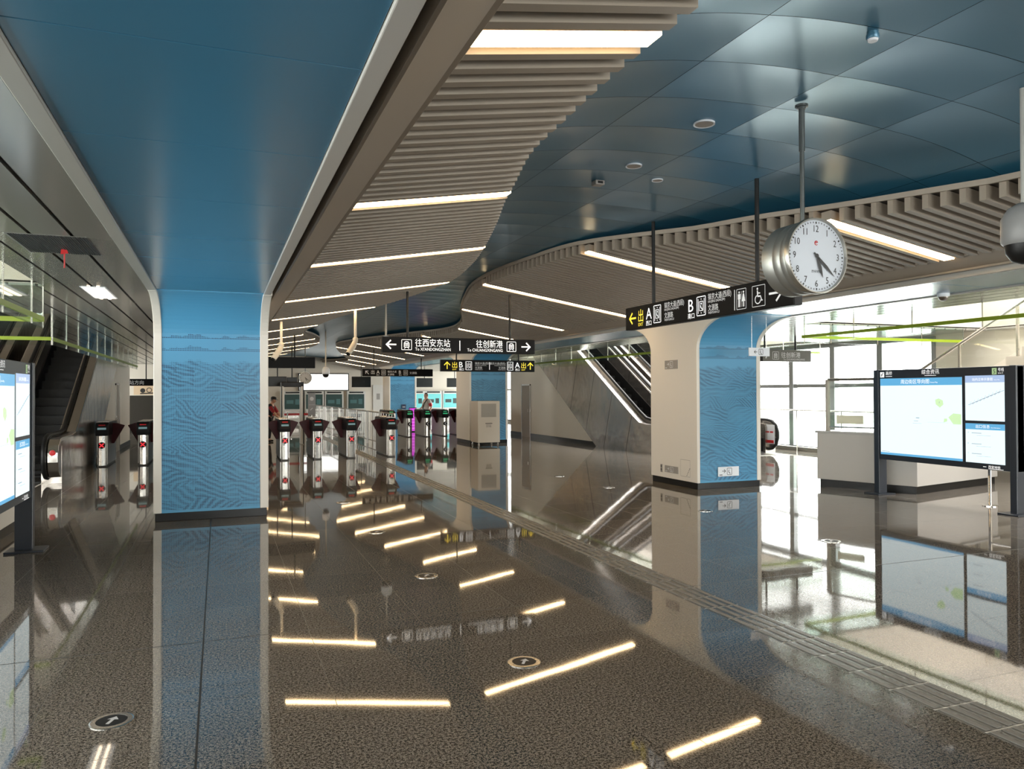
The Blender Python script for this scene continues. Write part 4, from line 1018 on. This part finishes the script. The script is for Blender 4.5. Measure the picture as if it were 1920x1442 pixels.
MB().box(-.29, .29, -.44, .44, -.002, .001).build('frame', mat('grille_frame', (.20, .19, .18), .4), e); b.build('slot', SLOT, e)
def panel_lamp(x, y, label):
    e = empty('panel_lamp', (x, y, CZ), 0, label, 'ceiling light', 'panel lamps in the left aisle ceiling')
    MB().box(-.14, .14, -.58, .58, -.004, .004).build('frame', PLAQ, e)
    MB().box(-.125, .125, -.565, .565, -.008, -.003).build('diffuser', mat('panel_diffuser', (.8, .8, .8), .4, emit=(1, .92, .84), es=.75), e)
    for u in (-.05, .05): MB().box(u-.016, u+.016, -.55, .55, -.018, -.008).build('tube', mat('lamp_tube', (.8, .8, .8), .4, emit=(1, .78, .55), es=9), e)
    return e
panel_lamp(-1.41, 10.82, 'square white lamp panel in the left aisle ceiling, beside the column')
for y in (4.6, -1.6, -7.0): panel_lamp(-1.41, y, 'added unseen lamp panel brightening the left aisle')  # out-of-view lamps added for ambient light in the left aisle
e = empty('red_tag', (-1.27, 7.63, CZ-.17), 0, 'red ribbon hanging below the left ceiling grille', 'ribbon')
MB().cyl((0, 0, 0), (0, 0, .13), .006, 8).build('strap', RED, e); MB().hexa([(-.03, -.004, .12), (.03, -.004, .13), (.03, .004, .13), (-.03, .004, .12), (-.025, -.004, .165), (.02, -.004, .16), (.02, .004, .16), (-.025, .004, .165)]).build('bow', RED, e)

# ------------------------------------------------------------------ far end of the hall
e = empty('light_box', (4.2, 43.9, 1.87), 0, 'long bright white light box on the back wall', 'light box')
MB().box(-.05, 2.75, -.02, .1, -.05, .94).build('frame', BLKMET, e, bevel=.005); MB().box(0, 2.70, -.03, -.018, 0, .89).build('face', LIGHTBOX, e); MB().text('文明出行', .12, 2.2, .22, -.034).build('lettering', SIGNG, e)
def ticket_machine(x, dark, label):
    e = empty('ticket_machine', (x, 43.69, 0), 0, label, 'ticket machine', 'ticket machines in the back wall')
    body = mat('machine_white', (.60, .60, .57), .4)
    MB().box(-.52, .52, 0, .28, 0, 1.79).build('body', body, e, bevel=.01)
    MB().box(-.45, .45, -.02, 0, .80, 1.62).build('screen', TEALS if dark else CYANS, e, bevel=.004)
    MB().box(-.40, .40, -.015, 0, 1.68, 1.76).build('header', RUBBER, e)
    MB().rect(.12, .34, 1.05, 1.35, -.023).rect(-.35, .02, 1.1, 1.3, -.023).build('menu', mat('menu_teal', (.02, .07, .07), .4, emit=(.25, .5, .48), es=.09) if dark else TEALS, e)
    MB().box(-.45, .45, -.05, 0, .62, .72).build('tray', STEELD, e); MB().rect(-.3, .3, .30, .50, -.003).build('coin_door', STEEL, e)
    return e
TM = [(3.84, True, 'dark ticket machine between the two detector posts'), (5.0, True, 'dark ticket machine behind the grey poster stand'), (6.09, True, 'dark ticket machine under the light box, its right end'), (7.34, True, 'dark ticket machine right of the light box, below the television'),
      (10.85, False, 'bright teal ticket machine left of the standing person'), (11.90, False, 'bright teal ticket machine behind the standing person'), (12.98, False, 'bright teal ticket machine next to the cabinet column')]
for x, d, l in TM: ticket_machine(x, d, l)
def tv(x, y, z, w_, top, label):
    e = empty('hanging_television', (x, y, z), 0, label, 'television', 'black hanging televisions')
    MB().box(-w_/2, w_/2, -.04, .04, 0, w_*.56).build('case', BLKMET, e, bevel=.008); MB().rect(-w_/2+.03, w_/2-.03, .03, w_*.56-.03, -.042).build('screen', DARKS, e)
    MB().cyl((0, 0, w_*.56), (0, 0, top-z), .02, 10).build('pole', BLKMET, e, smooth=True)
tv(6.98, 40, 1.99, 1.0, 3.25, 'black television hanging right of the light box'); tv(10.40, 40, 1.99, .88, CZ, 'black television right of the far mural column'); tv(12.10, 40, 1.99, .88, CZ, 'black television next to the cabinet column')
tv(1.86, 27, 1.93, .60, 3.2, 'black television near the ceiling beside the near blue column'); tv(2.34, 27, 2.05, .34, 3.3, 'small black monitor above the metal detector')
e = empty('metal_detector', (2.25, 26, 0), 0, 'tall walk-through detector frame behind the front gates', 'detector')
for x in (-.31, .31): MB().box(x-.045, x+.045, -.25, .25, 0, 2.0).build('post', mat('detector_grey', (.50, .48, .44), .35), e, bevel=.02); MB().box(x-.046+.06*(x > 0), x+.046-.06*(x < 0), -.252, -.249, .02, 1.98).build('edge_strip', RUBBER, e)
MB().box(-.36, .36, -.25, .25, 1.90, 2.06).build('header', BLKMET, e, bevel=.02)
e = empty('poster_stand', (3.11, 28, 0), 0, 'grey two-panel poster stand behind the front gates', 'poster stand')
MB().lathe([(.2, 0), (.2, .02), (.025, .03), (.025, .9)], n=20).build('stand', STEEL, e, smooth=True); MB().box(-.13, .13, -.02, .02, .85, 1.70).build('board', mat('poster_grey', (.34, .36, .40), .5), e, bevel=.005)
MB().disc(0, 1.49, .07, -.023).build('pictogram', PLAQ, e); MB().stroke((-.05, 1.08), (.03, 1.16), .03, -.023).build('pictogram', PLAQ, e); MB().rect(-.11, .11, 1.27, 1.28, -.023).build('divider', PLAQ, e)
e = empty('queue_belt', (2.35, 29, 0), 0, 'red retractable belt barrier with posts before the back wall', 'barrier')
for x in (-.95, .0, .95): MB().lathe([(.16, 0), (.16, .02), (.03, .04), (.03, .95), (.04, .96), (.04, 1.0)], (x, 0, 0), 16).build('post', STEELD, e, smooth=True)
MB().box(-.95, .95, -.004, .004, .87, .95).build('belt', RED, e)
e = empty('magenta_panel', (7.80, 32.0, 0), 0, 'slim magenta lit panel standing behind the back gates', 'advert panel')
MB().box(-.16, .16, 0, .08, 0, 1.05).build('case', BLKMET, e); MB().rect(-.15, .15, .04, 1.02, -.002).build('face', MAGEN, e)
b = MB()
for i in range(6): z = .15+.13*i; b.rect(-.12, .12, z, z+.012, -.003)
b.build('lines', mat('magenta_line', (.5, .3, .5), .4, emit=(1, .6, 1), es=1), e)
e = empty('notice_board', (8.31, 36.39, .78), 0, 'small dark blue notice low on the far mural column', 'notice')
MB().box(0, .21, -.015, 0, 0, .34).build('board', mat('notice_blue', (.01, .02, .06), .4), e); MB().rect(.04, .17, .05, .11, -.017).rect(.04, .17, .2, .23, -.017).build('text_block', SIGNG, e)
# white door panels in the back wall
struct(MB().box(8.35, 8.95, 43.95, 44, 0, 2.15).build('door_3', mat('door_white', (.62, .60, .56), .4)))
MB().box(8.55, 8.75, 43.94, 43.955, 1.3, 1.65).build('sign_plate', PLAQG, bpy.data.objects['door_3'])
# dark glazed partition in the far left aisle
o = struct(MB().box(-4.6, -.82, 36.0, 36.06, 0, 1.62).build('partition', mat('partition_dark', (.02, .018, .015), .15)))
struct(MB().box(-4.6, -.82, 36.0, 36.06, 1.62, 2.97).build('wall_left_far', CREAM))
e = empty('advert_frieze', (-2.7, 35.98, 1.65), 0, 'pale advert band with a dark drawing above the far left partition', 'advert')
MB().box(-.7, 1.85, -.012, 0, 0, .40).build('board', mat('advert_peach', (.60, .45, .30), .5), e); MB().disc(-.35, .18, .10, -.014).ring(-.1, .2, .08, .11, -.014).stroke((-.45, .05), (.05, .07), .05, -.014).build('drawing', INK, e)

# ------------------------------------------------------------------ people
def skinned(name, chains, m, parent, sub=2):
    """chains: list of [(x,y,z,r), ...]; equal points are welded so the limbs join"""
    vs = []; rs = []; es = []; idx = {}
    for ch in chains:
        prev = None
        for p in ch:
            key = (round(p[0], 4), round(p[1], 4), round(p[2], 4))
            if key not in idx: idx[key] = len(vs); vs.append(p[:3]); rs.append(p[3])
            i = idx[key]
            if prev is not None and prev != i: es.append((prev, i))
            prev = i
    me = bpy.data.meshes.new(name); me.from_pydata(vs, es, []); me.update()
    o = bpy.data.objects.new(name, me); COL.objects.link(o)
    md = o.modifiers.new('skin', 'SKIN'); md.use_smooth_shade = True; md.branch_smoothing = .3
    for i, v in enumerate(me.skin_vertices[0].data): v.radius = rs[i] if isinstance(rs[i], tuple) else (rs[i], rs[i]); v.use_root = (i == 0)
    sd = o.modifiers.new('sub', 'SUBSURF'); sd.levels = sub; sd.render_levels = sub
    dg = bpy.context.evaluated_depsgraph_get(); nm = bpy.data.meshes.new_from_object(o.evaluated_get(dg)); nm.name = name
    bpy.data.objects.remove(o)
    nm.materials.clear(); nm.materials.append(m); nm.polygons.foreach_set('use_smooth', [True]*len(nm.polygons))
    o = bpy.data.objects.new(name, nm); COL.objects.link(o); o.parent = parent
    return o
def hand(w_, d, side):
    """five curled fingers from wrist w_ along direction d"""
    d = Vector(d).normalized(); a = d.cross(Vector((0, 0, 1)) if abs(d.z) < .8 else Vector((0, 1, 0))).normalized(); b = d.cross(a)
    out = []; W_ = Vector(w_); palm = W_+d*.075
    ch = [[(*W_, .026), (*(W_+d*.04), .034), (*palm, .036)]]
    for k, (s_, ln) in enumerate(((-.030, .066), (-.010, .078), (.011, .072), (.031, .056))):
        p0 = palm; p1 = palm+a*s_+d*.025; p2 = p1+d*ln*.5+b*.012; p3 = p2+d*ln*.35+b*.028
        ch.append([(*p0, .036), (*p1, .012), (*p2, .0095), (*p3, .008)])
    t0 = W_+d*.04; t1 = t0-a*.042*side+d*.012; t2 = t1+d*.045-a*.012*side+b*.012
    ch.append([(*t0, .034), (*t1, .014), (*t2, .010)])
    return ch
def add_head(c, fwd, e, body_chains):
    pass
def make_person(loc, rz, lean, arms, label, top, sleeve, trouser, cap=False, armband=None, strap=False):
    e = empty('person', loc, rz, label, 'person')
    ln = lean
    def P(x, y, z):  # bend the upper body forward (towards -y) about the hip
        if z > .92:
            q = z-.92; return (x, y*math.cos(ln)-q*math.sin(ln), .92+q*math.cos(ln)+y*math.sin(ln)*-1*-1)
        return (x, y, z)
    pt = lambda x, y, z, r: (*P(x, y, z), r)
    hip, waist, chest, neck0, neck1 = pt(0, .0, .93, .125), pt(0, 0, 1.06, .12), pt(0, -.01, 1.25, .145), pt(0, .0, 1.39, .075), pt(0, -.015, 1.45, .052)
    hc = P(0, -.035, 1.565)
    chains = [[hip, waist, chest, neck0, neck1, (*hc, .085)]]
    limbs = []
    for s_, (el, wr) in zip((-1, 1), arms):
        sh = pt(s_*.165, 0, 1.35, .062); el = (*el, .042); wr = (*wr, .030)
        chains.append([neck0, sh, el, wr]); limbs.append((sh, el, wr))
        d = Vector(wr[:3])-Vector(el[:3]); chains += hand(wr[:3], d, s_)
        kn = (s_*.105, -.015, .49, .062); hp = (s_*.095, 0, .86, .088); an = (s_*.11, .02, .085, .042)
        chains.append([hip, hp, kn, an, (s_*.115, -.12, .035, .034)])
    body = skinned('body', chains, SKIN, e, 2)
    # face on the head part of the body
    f = MB(); H = Vector(hc)
    fw = Vector((0, -math.cos(ln*.7), -math.sin(ln*.7))); upv = Vector((0, -math.sin(ln*.7), math.cos(ln*.7)))
    def hv(x, f_, u): return tuple(H+Vector((x, 0, 0))+fw*f_+upv*u)
    # skull
    bm = bmesh.new(); bmesh.ops.create_uvsphere(bm, u_segments=24, v_segments=18, radius=1)
    for v in bm.verts:
        x, y, z = v.co; jaw = 1-.22*max(0, -z)
        q = Vector(hv(x*.076*jaw, -y*.096*(1 if y < 0 else .98), z*.118)); 
        v.co = q
    me = bpy.data.meshes.new('head'); bm.to_mesh(me); bm.free(); me.materials.append(SKIN); me.polygons.foreach_set('use_smooth', [True]*len(me.polygons))
    ho = bpy.data.objects.new('head', me)
    # join skull, nose, ears into the body mesh so that it stays one surface
    def absorb(dst, src):
        b1 = bmesh.new(); b1.from_mesh(dst); b1.from_mesh(src); b1.to_mesh(dst); b1.free(); bpy.data.meshes.remove(src)
    bpy.data.objects.remove(ho); absorb(body.data, me)
    nb = MB(); nb.tube([hv(0, .092, .02), hv(0, .108, -.012), hv(0, .098, -.026)], [.009, .014, .010], 8)
    for s_ in (-1, 1): nb.tube([hv(s_*.076, -.005, .025), hv(s_*.084, -.012, .0), hv(s_*.074, -.004, -.028)], [.010, .016, .008], 8)
    m2 = bpy.data.meshes.new('t'); m2.from_pydata(nb.v, [], nb.f); absorb(body.data, m2)
    body.data.polygons.foreach_set('use_smooth', [True]*len(body.data.polygons))
    ey = MB()
    for s_ in (-1, 1): ey.tube([hv(s_*.030, .086, .018), hv(s_*.030, .092, .018)], [.011, .006], 8); ey.tube([hv(s_*.018, .090, .038), hv(s_*.043, .083, .036)], .004, 6)
    ey.build('eyes', HAIR, e); MB().tube([hv(-.022, .086, -.052), hv(0, .092, -.05), hv(.022, .086, -.052)], .005, 6).build('mouth', mat('lips', (.35, .12, .10), .5), e)
    bm = bmesh.new(); bmesh.ops.create_uvsphere(bm, u_segments=24, v_segments=16, radius=1)
    kill = [v for v in bm.verts if v.co.z < -.35 or (v.co.y < -.45 and v.co.z < .42)]
    bmesh.ops.delete(bm, geom=kill, context='VERTS')
    for v in bm.verts: x, y, z = v.co; v.co = Vector(hv(x*.083, -y*.103, z*.127))
    me = bpy.data.meshes.new('hair'); bm.to_mesh(me); bm.free(); me.materials.append(HAIR); me.polygons.foreach_set('use_smooth', [True]*len(me.polygons))
    o = bpy.data.objects.new('hair', me); COL.objects.link(o); o.parent = e; so = o.modifiers.new('t', 'SOLIDIFY'); so.thickness = .008
    if cap:
        c = MB(); 
        for k in range(5):
            pass
        rows = [(.100, .045), (.103, .075), (.092, .115), (.06, .14), (.015, .148)]
        vs = []; fs = []; n = 20
        for r, u in rows:
            for q in range(n): a = 2*PI*q/n; vs.append(hv(r*.86*math.cos(a), r*1.05*math.sin(a), u))
        for i in range(len(rows)-1):
            for q in range(n): fs.append((i*n+q, i*n+(q+1) % n, (i+1)*n+(q+1) % n, (i+1)*n+q))
        c.add(vs, fs); c.add([hv(-.07, .085, .05), hv(.07, .085, .05), hv(.05, .165, .035), hv(-.05, .165, .035), hv(-.07, .085, .058), hv(.07, .085, .058), hv(.05, .165, .042), hv(-.05, .165, .042)], [(0, 1, 2, 3), (7, 6, 5, 4), (0, 3, 7, 4), (1, 0, 4, 5), (2, 1, 5, 6), (3, 2, 6, 7)])
        c.build('cap', VEST, e, smooth=True)
    g = lambda p, k: (*p[:3], p[3]+k)
    tc = [[pt(0, 0, .90, .142), g(waist, .018), g(chest, .018), g(neck0, .012)]]
    tw = []
    for s_, (sh, el, wr) in zip((-1, 1), limbs):
        mid = tuple((Vector(sh[:3])*.25+Vector(el[:3])*.75))
        tc.append([g(neck0, .012), g(sh, .014), (*mid, .060)])
        if sleeve is not top: tw.append([g(sh, .022), (*mid, .066)])
    skinned('shirt', tc, top, e, 2)
    for q in tw: skinned('sleeve', [q], sleeve, e, 2)
    lc = []
    for s_ in (-1, 1): lc.append([(0, 0, .93, .138), (s_*.095, 0, .85, .102), (s_*.105, -.012, .49, .074), (s_*.11, .02, .10, .062)])
    skinned('trousers', lc, trouser, e, 2)
    for s_ in (-1, 1): skinned('shoe', [[(s_*.11, .05, .05, .046), (s_*.112, -.03, .048, .046), (s_*.117, -.15, .035, .036)]], RUBBER, e, 2)
    if armband is not None:
        sh, el, wr = limbs[armband]; a = Vector(sh[:3]).lerp(Vector(el[:3]), .35); b = Vector(sh[:3]).lerp(Vector(el[:3]), .85)
        MB().tube([a, b], [.080, .072], 16).build('armband', RED, e, smooth=True)
    if strap:
        MB().tube([P(.10, .09, 1.40), P(.09, -.10, 1.40), P(.0, -.178, 1.24), P(-.10, -.15, 1.02), P(-.145, 0, .95)], .022, 8).build('shoulder_strap', VEST, e, smooth=True)
    return e
make_person((8.17, 31.0, 0), -PI*.33, .04, (((-.20, -.06, 1.10), (-.14, -.26, 1.02)), ((.21, .03, 1.08), (.22, -.08, .86))), 'standing person in a white shirt with red armband and dark strap, behind the gates', SHIRT, SHIRT, TROUS, False, 1, True)
o = make_person((1.60, 27.6, 0), PI*.36, .24, (((-.17, -.36, .98), (-.10, -.56, .84)), ((.17, -.36, .98), (.09, -.58, .86))), 'person in dark cap and vest with red sleeves leaning over by the near column', VEST, REDS, TROUS, True)
o.scale = (.94, .94, .94)
